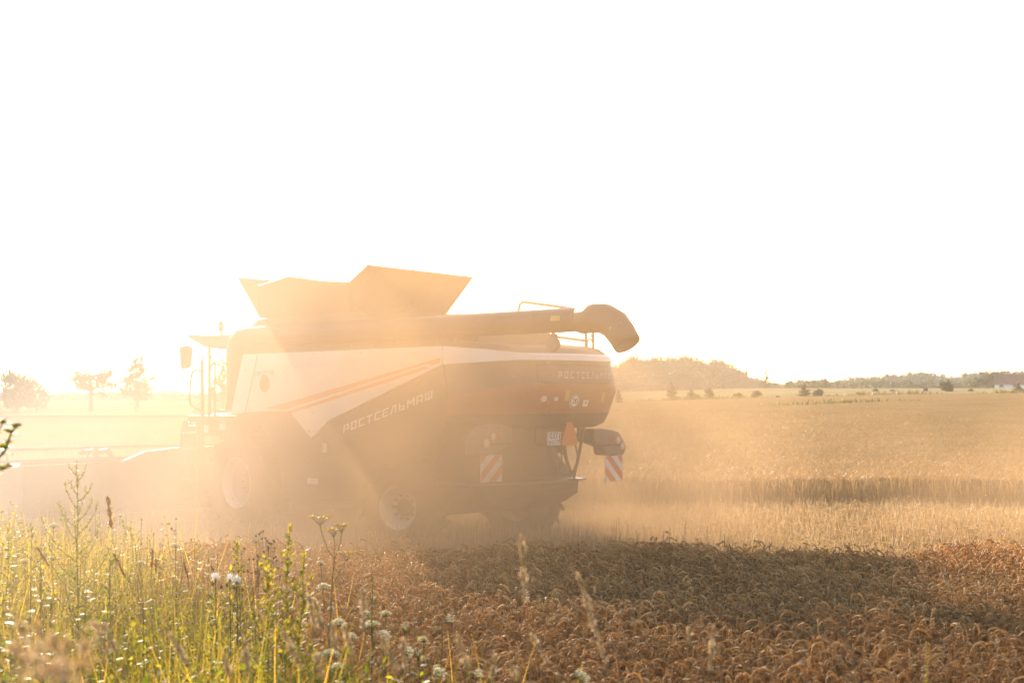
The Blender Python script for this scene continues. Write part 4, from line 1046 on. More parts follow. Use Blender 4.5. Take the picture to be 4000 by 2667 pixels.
for px in range(-600, 2500, 30):
    items.append((px + R_.uniform(-10, 10), 1532 + 4 * math.sin(px * .01) + R_.uniform(-4, 4) - (10 if 640 < px < 665 else 0), 620, R_.uniform(8, 14)))
woods('horizon_hedge', 'faint line of trees along the pale horizon at the left', items, 1.3, 9, .5, 7)

# grass strips between the fields
def strip(name, pts, hw, h, n, label, seed):
    r_ = np.random.default_rng(seed); nb = NB()
    t = r_.uniform(0, len(pts) - 1.001, n); i = t.astype(int); f = (t - i)[:, None]; pts = np.array(pts)
    c = pts[i] * (1 - f) + pts[i + 1] * f
    x = c[:, 0]; y = c[:, 1] + r_.normal(0, hw, n); P_ = np.stack([x, y, ground_z(x, y) + .1], -1)
    scatter(nb, [ribbon(2, h, .14, .15, .3), ribbon(2, h * .8, .18, -.12, .3), ribbon(2, h * 1.25, .12, .2, .3)], P_, r_.uniform(.5, 1.2, n) * (1 + .35 * np.sin(x * .35 + np.sin(x * .11))), np.clip(r_.normal(.62, .2, n), 0, 1), .3)
    o = nb.build(name, M['grass_far']); tag(o, label, 'grass', kind='stuff')
def pxY(px, py, Y): p = at(px, py, Y); return (p.x, p.y)
strip('grass_strip', [(-16, 86), (0, 87.5), (15, 89), (30, 91), (60, 93), (110, 97)], .8, .42, 9000, 'long grass strip dividing the uncut wheat from the brown field', 21)
strip('grass_strip', [(-20, 160), (10, 160), (35, 162), (60, 163), (110, 166), (190, 168)], 1.2, .5, 7000, 'further grass strip along the edge of the meadow', 22)

# white house
hp = at(3945, 1511, 300); z0 = gz(hp.x, hp.y)
house = empty('house', (hp.x, hp.y, z0), R(-24)); tag(house, 'small white farmhouse with a brown tiled gable roof by the trees', 'house')
mb = MB(); mb.box(-2.9, 2.9, -2.0, 2.0, -.5, 1.25); mb.prism([(-2.0, 1.25), (2.0, 1.25), (0, 3.0)], lambda p: (-2.9, p[0], p[1]), lambda p: (2.9, p[0], p[1])); mb.build('wall', M['wall'], house)
mb = MB()
for s in (1, -1): mb.add([(-3.1, s * 2.3, 1.0), (3.1, s * 2.3, 1.0), (3.1, 0, 3.06), (-3.1, 0, 3.06), (-3.1, s * 2.3, 1.12), (3.1, s * 2.3, 1.12), (3.1, 0, 3.18), (-3.1, 0, 3.18)], [(0, 1, 2, 3), (7, 6, 5, 4), (0, 4, 5, 1), (1, 5, 6, 2), (3, 2, 6, 7), (0, 3, 7, 4)])
rf = mb.build('roof', M['roof'], house)
mb = MB(); mb.box(.6, 1.1, -.2, .2, 2.9, 3.6); mb.build('chimney', M['roof'], rf)
for (x, y, w, h, z, ax) in ((-2.91, 0, .8, .7, 1.5, 'x'), (-2.91, -1.0, .7, .6, .3, 'x'), (-1.5, -2.01, .8, .6, .4, 'y'), (1.2, -2.01, .8, .6, .4, 'y')):
    mb = MB()
    if ax == 'x': mb.box(x - .02, x + .03, y - w / 2, y + w / 2, z, z + h)
    else: mb.box(x - w / 2, x + w / 2, y - .02, y + .03, z, z + h)
    mb.build('window', M['pane'], house)

# ================================================================ verge vegetation
# uncountable grass and small leaves
nb = NB(); n = 74000
y = np.sqrt(rng.uniform(4.6 ** 2, 17.3 ** 2, n)); x = rng.uniform(-1, 1, n) * (y * .37 + 2.2) - .5
ok = (x < verge_x(y) + rng.normal(-.15, .35, n)) & (x > -(y * .37 + 2.6)); x, y = x[ok], y[ok]; k = len(x)
patch = np.sin(x * 1.9 + np.sin(y * 1.1) * 2) * np.sin(y * 1.5 + np.cos(x * 1.3))
P_ = np.stack([x, y, ground_z(x, y)], -1)
gt = [ribbon(5, .80, .0085, .36, .1), ribbon(5, .90, .008, .16, .1), ribbon(5, .70, .010, .55, .1), ribbon(5, .84, .007, -.30, .15), ribbon(6, .84, .010, .75, .1), ribbon(4, .50, .012, .3, .15)]
sz = np.clip(rng.normal(.95, .2, k) + .14 * patch, .4, 1.45) * np.where(y < 6.2, .85, 1.0) * (1 + .16 * sstep(-2.6, -5.2, x) * (y > 8))
scatter(nb, gt, P_, sz, np.clip(rng.normal(.5, .25, k) + .14 * patch, 0, 1), .26)
o = nb.build('verge_grass', M['grass']); tag(o, 'mixed green and straw coloured grass of the verge at the lower left', 'grass', kind='stuff')
# low leafy weeds: stems with many small leaves
def leaf_shape(l, w, curl=.25):
    V = np.array([(0, 0, 0), (l * .35, -w / 2, curl * l * .12), (l * .4, 0, curl * l * .02), (l * .35, w / 2, curl * l * .12), (l * .75, -w * .32, 0), (l * .8, 0, -curl * l * .05), (l * .75, w * .32, 0), (l, 0, -curl * l * .3)])
    T = np.array([(0, 1, 2), (0, 2, 3), (4, 7, 5), (5, 7, 6)]); Q = np.array([(1, 4, 5, 2), (2, 5, 6, 3)])
    return V, T, Q
nb = NB(); ns = 7500
y = np.sqrt(rng.uniform(5.6 ** 2, 16.5 ** 2, ns)); x = rng.uniform(-1, 1, ns) * (y * .36 + 1.5) - .8
ok = (x < verge_x(y) - rng.uniform(0, .5, ns)); x, y = x[ok], y[ok]; ns = len(x)
cl = np.sin(x * 1.3 + 1.1 * np.sin(y * .9)) * np.cos(y * 1.2 + x * .5); keep = rng.random(ns) < .6 + .45 * cl; x, y = x[keep], y[keep]; ns = len(x)
hh = rng.uniform(.55, 1.05, ns) * (1 + .28 * sstep(-2.6, -5.2, x) * (y > 8)); lean = rng.normal(0, .12, (ns, 2))
nb2 = NB(); scatter(nb2, [ribbon(4, 1.0, .006, .05, .4), ribbon(4, 1.0, .006, -.08, .4)], np.stack([x, y, ground_z(x, y)], -1), hh, np.clip(rng.normal(.4, .2, ns), 0, 1), .08)
per = 22; t = rng.random((ns, per)) ** .7; a = rng.uniform(0, 6.28, (ns, per))
px_ = (x[:, None] + lean[:, :1] * t * hh[:, None] + .02 * np.cos(a)).ravel(); py_ = (y[:, None] + lean[:, 1:] * t * hh[:, None] + .02 * np.sin(a)).ravel()
pz_ = (ground_z(x, y)[:, None] + t * hh[:, None]).ravel(); k = len(px_)
kind = np.repeat(rng.integers(0, 3, ns), per); sc = np.repeat(rng.uniform(.6, 1.35, ns), per) * rng.uniform(.6, 1.2, k)
Mx = rotz(a.ravel()) @ rotx(rng.normal(0, .5, k)) @ np.stack([np.stack([np.cos(q := rng.normal(-.25, .5, k)), 0 * q, np.sin(q)], -1), np.stack([0 * q, 0 * q + 1, 0 * q], -1), np.stack([-np.sin(q), 0 * q, np.cos(q)], -1)], -2) * sc[:, None, None]
tn = np.clip(np.repeat(rng.normal(.52, .22, ns), per) + rng.normal(0, .12, k), 0, 1)
for w_, tm in enumerate((leaf_shape(.050, .026), leaf_shape(.070, .013), leaf_shape(.040, .028))):
    s_ = kind == w_; nb.inst(tm, Mx[s_], np.stack([px_, py_, pz_], -1)[s_], tn[s_])
o = nb.build('undergrowth_leaves', M['leaf']); tag(o, 'leafy weeds growing through the verge grass', 'undergrowth', kind='stuff')
o = nb2.build('undergrowth_stems', M['stem']); tag(o, 'thin stems of the leafy weeds in the verge', 'undergrowth', kind='stuff')

# ---------------------------------------------------------------- single plants
def place(px, py, Y):
    p = at(px, py, Y); z0 = gz(p.x, p.y); return (p.x, p.y, z0), p.z - z0
def depth_for(py, h): return (HC - h) / ((py - 1544.0) / FPX)
def stem_path(h, lean, r_, n=6, wob=.012):
    return [Vector((lean[0] * (i / n) ** 1.5 + r_.uniform(-wob, wob) * (0 < i < n), lean[1] * (i / n) ** 1.5 + r_.uniform(-wob, wob) * (0 < i < n), h * i / n)) for i in range(n + 1)]
def leaves_on(path, k, tmpl, seed, lo=.1, hi=.9, sc=(.6, 1.2), tint=(.5, .2), pitch=.35):
    r_ = np.random.default_rng(seed); nb = NB(); t = r_.uniform(lo, hi, k) * (len(path) - 1); i = np.minimum(t.astype(int), len(path) - 2); f = (t - i)[:, None]
    A = np.array([tuple(p) for p in path]); p = A[i] * (1 - f) + A[i + 1] * f
    q = r_.normal(-pitch, .3, k)
    ry = np.stack([np.stack([np.cos(q), 0*q, np.sin(q)], -1), np.stack([0*q, 0*q+1, 0*q], -1), np.stack([-np.sin(q), 0*q, np.cos(q)], -1)], -2)
    nb.inst(tmpl, rotz(r_.uniform(0, 6.28, k)) @ ry * r_.uniform(sc[0], sc[1], k)[:, None, None], p, np.clip(r_.normal(tint[0], tint[1], k), 0, 1)); return nb
def tinted(mb, name, mat, parent, t, smooth=False):
    o = mb.build(name, mat, parent, smooth=smooth); a = o.data.attributes.new('tint', 'FLOAT', 'POINT'); a.data.foreach_set('value', [t] * len(o.data.vertices)); return o

# white umbels (wild carrot)
def umbel(px, py, Y, r, tiltdeg, seed, label, dome=.35, closed=False):
    loc, h = place(px, py, Y); r_ = random.Random(seed); root = empty('wild_carrot', loc); tag(root, label, 'wildflower', 'white umbel flowers at the verge edge')
    path = stem_path(h - .02, (r_.uniform(-.05, .05), 0), r_); off = Vector((path[-1].x, path[-1].y, 0)); path = [p - off * 1.0 for p in path]
    mb = MB(); mb.tube(path, [.004] * 4 + [.003] * 3, 5); tp = path[-1]; nr = 22
    tl = Matrix.Rotation(R(tiltdeg), 3, 'Y') @ Matrix.Rotation(R(r_.uniform(-14, 22)), 3, 'X')
    ends = []
    for k in range(nr):
        rad = r * math.sqrt((k + .5) / nr); a = k * 2.4
        e = Vector((rad * math.cos(a), rad * math.sin(a), .035 + (-.02 if not closed else .05) * (rad / r) ** 2 * (1 if not closed else 1) + dome * r * (1 - (rad / r) ** 2) * .6)); e = tl @ e + tp
        ends.append((e, rad)); mb.tube([tp, (tp + e) / 2 + Vector((0, 0, -.004)), e], .0011, 3)
    tinted(mb, 'stem', M['stem'], root, .5)
    nb = NB(); P_ = []; 
    for e, rad in ends:
        for q in range(16 if r > .02 else 9): P_.append(e + Vector((r_.gauss(0, 1), r_.gauss(0, 1), r_.gauss(0, .45))) * r * .13)
    P_ = np.array([tuple(p) for p in P_]); k = len(P_)
    nb.inst((np.array([(-.5, -.5, 0), (.5, -.4, .1), (.5, .5, 0), (-.4, .5, .12)]) * r * .16, None, np.array([(0, 1, 2, 3)])), rand_rot(k, .5), P_, np.clip(rng.normal(.55, .25, k), 0, 1))
    nb.build('flower_head', M['petal'], root)
    leaves_on(path, 16, leaf_shape(.07, .02), seed, .05, .6, tint=(.45, .15)).build('leaves', M['leaf'], root)
ORD = ['first', 'second', 'third', 'fourth', 'fifth', 'sixth', 'seventh', 'eighth', 'ninth', 'tenth', 'eleventh', 'twelfth', 'thirteenth', 'fourteenth', 'fifteenth', 'sixteenth', 'seventeenth', 'eighteenth', 'nineteenth', 'twentieth', 'twenty-first', 'twenty-second', 'twenty-third', 'twenty-fourth', 'twenty-fifth', 'twenty-sixth']
for i, (px, py, r, tilt, h, lab, cl) in enumerate((
    (1252, 2199, .046, 8, 1.0, 'topmost round white umbel, beside the tall dry branched stalk', 0), (1263, 2291, .062, -12, .98, 'large white umbel crossed by a dark stalk below the topmost one', 0),
    (1217, 2345, .050, 10, .95, 'cream umbel behind two blurred dry stalks', 0), (1293, 2377, .030, 0, .92, 'small greenish umbel left of the green dock', 0),
    (1321, 2432, .062, 18, .95, 'flat white umbel seen from its side, left of the widest one', 0), (1430, 2398, .046, 20, .98, 'white umbel just left of the green dock stem', 0), (1508, 2396, .044, -10, .95, 'pale umbel just right of the green dock stem', 0),
    (1449, 2441, .072, -14, .96, 'widest white umbel in the middle of the group', 0), (1369, 2485, .050, 6, .9, 'ragged white umbel below the flat side-on one', 0), (1494, 2478, .058, 12, .92, 'side-on white umbel low right of the widest one', 0),
    (1289, 2553, .068, 2, .9, 'big bright umbel low among the grass, left of the others', 0), (1583, 2470, .028, 0, .95, 'closed green and white bud umbel above a round one', 1), (1654, 2496, .030, 5, .95, 'small cream umbel against the wheat', 0),
    (1586, 2535, .044, 70, .95, 'round umbel facing sideways below the closed bud', 0), (1634, 2572, .024, 0, .95, 'tiny browning umbel above the daisies', 1), (1707, 2622, .046, 40, 1.0, 'round cream umbel near the bottom edge against the wheat', 0),
    (1727, 2423, .036, 55, 1.02, 'tilted half-closed umbel on a long bare stem against the wheat', 1), (1830, 2638, .034, 60, 1.0, 'hanging umbel on an arched stem at the bottom edge', 1), (1318, 2604, .046, 0, .95, 'blurred brownish umbel at the bottom left of the group', 0),
    (2263, 2640, .05, 50, 1.05, 'lone white umbel at the bottom edge in front of the wheat', 0), (2225, 2645, .026, 50, 1.05, 'green bud next to the lone umbel at the bottom edge', 1))):
    umbel(px, py, depth_for(py, h), r * .82, tilt, 100 + i, lab, closed=bool(cl))
# purplish white flat yarrow heads in the haze
for i, (px, py, lab) in enumerate(((208, 2178, 'flat lilac white yarrow left of the tall mugwort'), (98, 2190, 'dim lilac yarrow at the left in the haze'), (550, 2198, 'lilac white yarrow among the daisies in the haze'), (210, 2052, 'single pale flat flower head high in the haze at the left'), (685, 2129, 'round pale flower head among the hazy daisies'))):
    umbel(px, py, 12.6, .045, 0, 160 + i, lab, dome=.1)

# daisies (mayweed): branched, small heads
def daisy_plant(px, py, Y, seed, nh, label, group, spread_=.16, dried=False):
    loc, h = place(px, py, Y); r_ = random.Random(seed); root = empty('mayweed', loc); tag(root, label, 'wildflower', group)
    base = Vector((0, 0, h * .45)); mb = MB(); mb.tube([(0, 0, 0), (r_.uniform(-.01, .01), 0, h * .25), base], .0028, 4)
    heads_ = []
    for k in range(nh):
        a = r_.uniform(0, 6.28); rr = spread_ * r_.uniform(.25, 1.0) if k else 0
        e = Vector((rr * math.cos(a), rr * math.sin(a) * .6, h * (1 if not k else r_.uniform(.72, .99)))); m_ = base.lerp(e, .45) + Vector((rr * .12 * math.cos(a), 0, -.01)); mb.tube([base, m_, e], .0016, 4); heads_.append(e)
    tinted(mb, 'stem', M['stem'], root, .55)
    for e in heads_:
        mbd = MB(); mbd.lathe([(-.006, .001), (-.004, .008), (.002, .0085), (.009, .005), (.011, .0006)], tuple(e), 'z', 8)
        hd_ = tinted(mbd, 'flower_head', M['brownhead'] if dried else M['disc'], root, .5, True)
        if r_.random() < (.25 if dried else .8):
            pet = NB(); npet = 13; aa = np.arange(npet) * 2 * np.pi / npet; dr = r_.uniform(-.9, -.15)
            V = np.array([(.007, -.002, 0), (.007, .002, 0), (.022, .0032, .022 * dr * .6), (.022, -.0032, .022 * dr * .6)])
            tl = np.array(Matrix.Rotation(r_.uniform(-.5, .5), 3, 'X') @ Matrix.Rotation(r_.uniform(-.5, .5), 3, 'Y'))
            pet.inst((V, None, np.array([(0, 1, 2, 3)])), tl @ rotz(aa), np.repeat(np.array([tuple(e)]), npet, 0), np.full(npet, r_.uniform(.6, 1)))
            pet.build('petals', M['petal'], hd_)
    leaves_on([Vector((0, 0, 0)), base], 18, leaf_shape(.05, .008), seed, .2, 1.0).build('leaves', M['leaf'], root)
dz = [(553, 2030, 7), (600, 2085, 5), (688, 2028, 6), (575, 2098, 5), (760, 2106, 6), (500, 2110, 5), (636, 2125, 6), (815, 2150, 6), (710, 2160, 5), (470, 2140, 4), (620, 2180, 5), (850, 2165, 6), (780, 2190, 5), (665, 2205, 5), (735, 2235, 4), (545, 2160, 5), (840, 2215, 5), (378, 2165, 4)]
for i, (px, py, nh) in enumerate(sorted(dz)):
    daisy_plant(px, py, depth_for(py, 1.02) if py > 2120 else 12.3, 200 + i, nh, 'branched mayweed with small drooping white daisies in the haze, %s from the left' % ORD[i], 'mayweed daisies in the haze')
for i, (px, py, lab) in enumerate(((1598, 2598, 'dried mayweed with brown cones below the tiny browning umbel'), (1655, 2590, 'dried mayweed with brown cones at the right, against the wheat'), (1620, 2624, 'lowest dried mayweed among the brown cones'), (1545, 2650, 'fresh white daisy at the bottom edge left of the brown cones'), (1710, 2650, 'fresh white daisy at the bottom edge under the round umbel'))):
    daisy_plant(px, py, depth_for(py, .98), 240 + i, 3, lab, 'daisies at the bottom edge', .045, i < 3)

# tall branched weeds (mugwort)
def mugwort(px, py, Y, seed, label, nbr, bl, dens, cat='weed', tint=(.5, .2), stem_t=.15, leafl=.035, up=.9, mat='leaf', low=.28, base_dx=0.0):
    loc, h = place(px, py, Y); r_ = random.Random(seed); root = empty('mugwort', loc); tag(root, label, cat, 'tall branched weeds of the verge')
    path = stem_path(h, (-base_dx, 0), r_, 8, .010); off = Vector((path[-1].x, 0, 0)); path = [p - off for p in path]
    mb = MB(); mb.tube(path, [.006 - .005 * i / 8 for i in range(9)], 6); nbL = NB(); rn = np.random.default_rng(seed)
    lines = [path[5:]]
    for k in range(nbr):
        f = low + (.97 - low) * k / nbr; a = k * 2.4 + r_.uniform(-.3, .3); i = f * 8; b = path[int(i)].lerp(path[min(8, int(i) + 1)], i - int(i))
        l = bl * h * (1.08 - f) * r_.uniform(.75, 1.1)
        d = Vector((math.cos(a), math.sin(a) * .7, 0)); pts = [b, b + d * l * .45 + Vector((0, 0, l * .35 * up)), b + d * l * .8 + Vector((0, 0, l * .85 * up)), b + d * l * .9 + Vector((0, 0, l * 1.15 * up))]
        mb.tube(pts, [.003, .002, .0013, .0008], 4); lines.append(pts)
    for ln in lines:
        A = np.array([tuple(p) for p in ln]); k = max(6, int(dens * sum((ln[j + 1] - ln[j]).length for j in range(len(ln) - 1)))); t = rn.uniform(0, len(ln) - 1.001, k); i = t.astype(int); f = (t - i)[:, None]
        p = A[i] * (1 - f) + A[i + 1] * f + rn.normal(0, .006, (k, 3))
        q = rn.normal(-.6, .4, k); ry = np.stack([np.stack([np.cos(q), 0*q, np.sin(q)], -1), np.stack([0*q, 0*q+1, 0*q], -1), np.stack([-np.sin(q), 0*q, np.cos(q)], -1)], -2)
        nbL.inst(leaf_shape(leafl, leafl * .38), rotz(rn.uniform(0, 6.28, k)) @ ry * rn.uniform(.4, 1.1, k)[:, None, None], p, np.clip(rn.normal(tint[0], tint[1], k), 0, 1))
    tinted(mb, 'stem', M['stem'], root, stem_t, True); nbL.build('leaves', M[mat], root)
mugwort(298, 1800, 11.0, 301, 'tallest reddish mugwort with open feathery branches against the dust', 26, .30, 420, tint=(.55, .2), leafl=.022, up=1.0, low=.30, base_dx=.04)
mugwort(1133, 2060, 9.8, 302, 'upright grey green mugwort left of the tall dry branched stalk', 20, .20, 260, tint=(.8, .18), leafl=.05, low=.25, base_dx=-.06)
mugwort(927, 2105, 10.2, 303, 'slender mugwort bending at its tip at the middle of the verge', 16, .17, 240, tint=(.8, .2), leafl=.045, base_dx=.04)
mugwort(1190, 2158, 9.6, 304, 'short leafy mugwort right of the upright grey green one', 16, .2, 260, tint=(.8, .18), leafl=.05, base_dx=-.05)
mugwort(1040, 2180, 9.4, 305, 'bushy green mugwort between the slender and the upright one', 18, .24, 260, tint=(.8, .18), leafl=.055, base_dx=.02)
mugwort(120, 2040, 11.5, 306, 'loose branched weed in the haze left of the tallest mugwort', 12, .22, 120, tint=(.62, .15), leafl=.04)
mugwort(30, 2055, 11.2, 307, 'hazy feathery weed at the left edge of the photo', 14, .2, 150, tint=(.7, .15), leafl=.045)
mugwort(163, 2080, 11.0, 308, 'single hazy stalk with a narrow tip just left of the tallest mugwort', 6, .08, 160, tint=(.35, .15), leafl=.02)
mugwort(1453, 2236, 9.3, 309, 'dark green dock with a narrow seed spike among the umbels', 12, .06, 420, tint=(.15, .1), leafl=.022, low=.55, base_dx=.0)
mugwort(432, 2150, 10.6, 310, 'dark thin weed spike below the brown reed', 6, .06, 200, tint=(.2, .1), leafl=.02)

# dried brown headed plants
def brown_heads(px, py, Y, seed, label, nh, sp_):
    loc, h = place(px, py, Y); r_ = random.Random(seed); root = empty('dried_tansy', loc); tag(root, label, 'weed', 'dried plants with small brown heads')
    b = Vector((0, 0, h * .72)); mb = MB(); mb.tube([(0, 0, 0), (.01, 0, h * .4), b], .0022, 5)
    for k in range(nh):
        a = r_.uniform(0, 6.28); rr = sp_ * r_.random() ** .6; e = Vector((rr * math.cos(a), rr * math.sin(a), h * r_.uniform(.84, 1.0))); mb.tube([b, b.lerp(e, .6) + Vector((0, 0, -.015)), e], .0013, 3)
        hd_ = MB(); hd_.lathe([(-.007, .001), (-.003, .0075), (.004, .008), (.008, .001)], tuple(e), 'z', 7); tinted(hd_, 'seed_head', M['brownhead'], root, r_.uniform(.3, .9), True)
    tinted(mb, 'stem', M['stem'], root, .6)
    leaves_on([Vector((0, 0, 0)), b], 20, leaf_shape(.06, .016), seed, .15, .9).build('leaves', M['leaf'], root)
for i, (px, py, nh, sp_, lab) in enumerate(((1010, 2065, 9, .05, 'dried plant with the highest small brown heads'), (1055, 2082, 16, .07, 'dried plant with the densest brown heads, right of the highest'), (1078, 2140, 8, .05, 'dried plant with few brown heads, low right of the densest'), (930, 2140, 10, .06, 'dried plant with brown heads behind the slender mugwort'), (985, 2160, 14, .08, 'dried plant with wide rusty heads in front of the wheat'))):
    brown_heads(px, py, 10.4, 330 + i, lab, nh, sp_)

# tall dry branched umbel stalk (parsnip)
loc, h = place(1307, 2060, 9.4); root = empty('wild_parsnip', loc); tag(root, 'tall dry branched stalk with thin yellow umbels rising above the verge', 'weed')
g = lambda px, py, dy=0.0: at(px, py, 9.4 + dy) - Vector(loc)
J, Bz = g(1306, 2183), Vector((-.07, 0, 0)); heads = [(g(1251, 2022), .09), (g(1303, 2068, .05), .06), (g(1334, 2052, -.05), .05), (g(1353, 2160, .1), .075)]
mb = MB(); mb.tube([Bz, g(1294, 2361), g(1299, 2270), J], [.007, .006, .005, .0045], 6)
mb.tube([J, g(1280, 2145), g(1258, 2085), heads[0][0] - Vector((0, 0, .05))], .0028, 5); mb.tube([J, g(1309, 2130), heads[1][0] - Vector((0, 0, .04))], .0026, 5); mb.tube([J, g(1330, 2120), heads[2][0] - Vector((0, 0, .05))], .0026, 5); mb.tube([g(1298, 2290), g(1330, 2220), heads[3][0] - Vector((0, 0, .04))], .0026, 5)
fl_ = NB(); r_ = random.Random(9)
for hp_, rr in heads:
    b = hp_ - Vector((0, 0, .05))
    for k in range(12):
        a = k * 2.4; e = b + Vector((rr * math.sqrt((k + .5) / 12) * math.cos(a), rr * math.sqrt((k + .5) / 12) * math.sin(a), .05 + .01 * r_.random())); mb.tube([b, e], .001, 3)
        P_ = np.array([tuple(e + Vector((r_.gauss(0, 1), r_.gauss(0, 1), r_.gauss(0, .4))) * .008) for q in range(9)])
        fl_.inst((np.array([(-.5, -.5, 0), (.5, -.4, .1), (.5, .5, 0), (-.4, .5, .1)]) * .011, None, np.array([(0, 1, 2, 3)])), rand_rot(9, .5), P_, rng.uniform(0, 1, 9))
tinted(mb, 'stem', M['stem'], root, .75, True); fl_.build('flower_heads', M['disc'], root)

# seed-headed grasses
def seed_stalk(tip, base_px, Y, seed, label, group, headfrac=.55, w=.010, mat='drygrass', tint=(.5, .2), dense=900, name='dry_grass_stalk', droop=.0):
    T_ = at(tip[0], tip[1], Y); B_ = at(base_px[0], base_px[1], Y); d = (B_ - T_); s = (gz(B_.x, Y) - T_.z) / min(-.02, d.z); s = max(1.0, s)
    G_ = T_ + d * s; G_ = Vector((T_.x + (G_.x - T_.x) * .8, Y, gz(T_.x + (G_.x - T_.x) * .8, Y)))
    root = empty(name, G_); tag(root, label, 'grass stalk', group); L_ = T_ - G_; r_ = np.random.default_rng(seed)
    path = [L_ * t + Vector((0, 0, .06 * math.sin(math.pi * t))) * (1 - abs(L_.z) / L_.length) for t in np.linspace(0, 1, 8)]
    mb = MB(); mb.tube(path, [.0028 - .002 * i / 7 for i in range(8)], 5); tinted(mb, 'stem', M['drygrass'], root, .35)
    hl = headfrac * (T_ - B_).length; k = int(dense * hl) + 30; u = r_.random(k) ; fr = hl / L_.length
    A = np.array([tuple(p) for p in path]); t = (1 - fr * u) * 7; i = np.minimum(t.astype(int), 6); f = (t - i)[:, None]; p = A[i] * (1 - f) + A[i + 1] * f
    lump = .55 + .45 * np.sin(u * hl * 75 + seed); p = p + r_.normal(0, w, (k, 3)) * (np.sin(np.pi * np.clip(u * .93 + .05, 0, 1)) ** .5 * lump)[:, None] + np.array([droop, 0, 0]) * (u * (1 - u))[:, None]
    nb = NB(); dn = np.array(L_.normalized()); ex = np.cross(dn, [0, 1, 0]); ex /= np.linalg.norm(ex); ey = np.cross(dn, ex)
    F_ = np.stack([ex, ey, dn], -1)[None]
    nb.inst((np.array([(-.0022, 0, 0), (.0022, 0, 0), (.003, .001, .006), (0, .002, .014), (-.003, .001, .006)]), np.array([(0, 1, 2), (0, 2, 4), (2, 3, 4)]), None), F_ @ rotz(r_.uniform(0, 6.28, k)) @ rotx(r_.normal(.2, .45, k)), p, np.clip(r_.normal(tint[0], tint[1], k), 0, 1))
    nb.build('seed_head', M[mat], root)
seed_stalk((420, 1940), (441, 2070), 10.8, 401, 'brown reed grass with one tall dense plume right of the tallest mugwort', 'brown seed-headed grasses', .95, .012, tint=(.12, .12), dense=2600, name='reed_grass')
for i, (a, b, lab) in enumerate((((146, 2139), (205, 2215), 'brown seed head leaning left below the hazy weeds'), ((446, 2165), (505, 2262), 'brown seed head leaning left beneath the reed plume'), ((719, 2196), (742, 2268), 'brown seed head among the hazy daisies'), ((825, 2212), (862, 2268), 'brown seed head just left of the white thistle down'), ((596, 2150), (592, 2225), 'upright dark brown dock spike among the daisies'), ((612, 2190), (606, 2240), 'short brown spike beside the dark dock spike'))):
    seed_stalk(a, b, 10.2, 410 + i, lab, 'brown seed-headed grasses', .9, .010, tint=(.15, .12), dense=1900, name='reed_grass')
fs = [((2037, 2098), (2062, 2420), 4.7), ((2257, 2243), (2425, 2667), 4.9), ((2788, 2450), (2764, 2660), 5.0), ((2690, 2460), (2700, 2530), 5.6), ((1208, 2330), (1242, 2490), 5.4), ((1230, 2345), (1272, 2490), 5.2), ((1418, 2300), (1422, 2520), 5.0), ((1113, 2476), (1200, 2630), 4.6), ((1296, 2440), (1318, 2560), 5.0),
      ((1345, 2445), (1400, 2600), 5.2), ((1495, 2490), (1580, 2640), 4.6), ((1790, 2490), (1856, 2660), 4.7), ((1575, 2500), (1590, 2660), 5.0), ((372, 2436), (450, 2580), 4.6), ((408, 2442), (480, 2570), 4.9), ((668, 2478), (765, 2620), 4.5), ((952, 2508), (985, 2665), 4.2), ((875, 2560), (915, 2667), 4.3), ((2078, 2480), (2170, 2610), 5.2), ((1990, 2585), (2030, 2667), 4.8), ((1935, 2560), (1915, 2667), 5.0), ((1236, 2560), (1270, 2667), 4.5)]
for i, (a, b, Y) in enumerate(sorted(fs)):
    seed_stalk(a, b, Y, 440 + i, 'out-of-focus pale dry grass head near the camera, %s from the left' % ORD[i], 'blurred pale grass heads near the camera', .8, .006, tint=(.72, .2), dense=1500)
# big blurred feathery tuft at the bottom left, very near
rb = random.Random(77)
for i, (a, b, Y) in enumerate((((65, 2420), (240, 2667), 2.9), ((150, 2452), (270, 2680), 2.7), ((215, 2500), (262, 2690), 2.6), ((268, 2520), (250, 2690), 2.55), ((110, 2560), (190, 2700), 2.6), ((345, 2450), (290, 2690), 2.9), ((60, 2520), (120, 2700), 2.7))):
    seed_stalk(a, b, Y, 480 + i, 'feathery tan grass plume, strongly blurred in the bottom left corner, %s from the left' % ORD[[1, 3, 4, 5, 2, 6, 0][i]], 'blurred tan plumes in the bottom left corner', .9, .026, tint=(.5, .2), dense=750, name='feathery_grass')
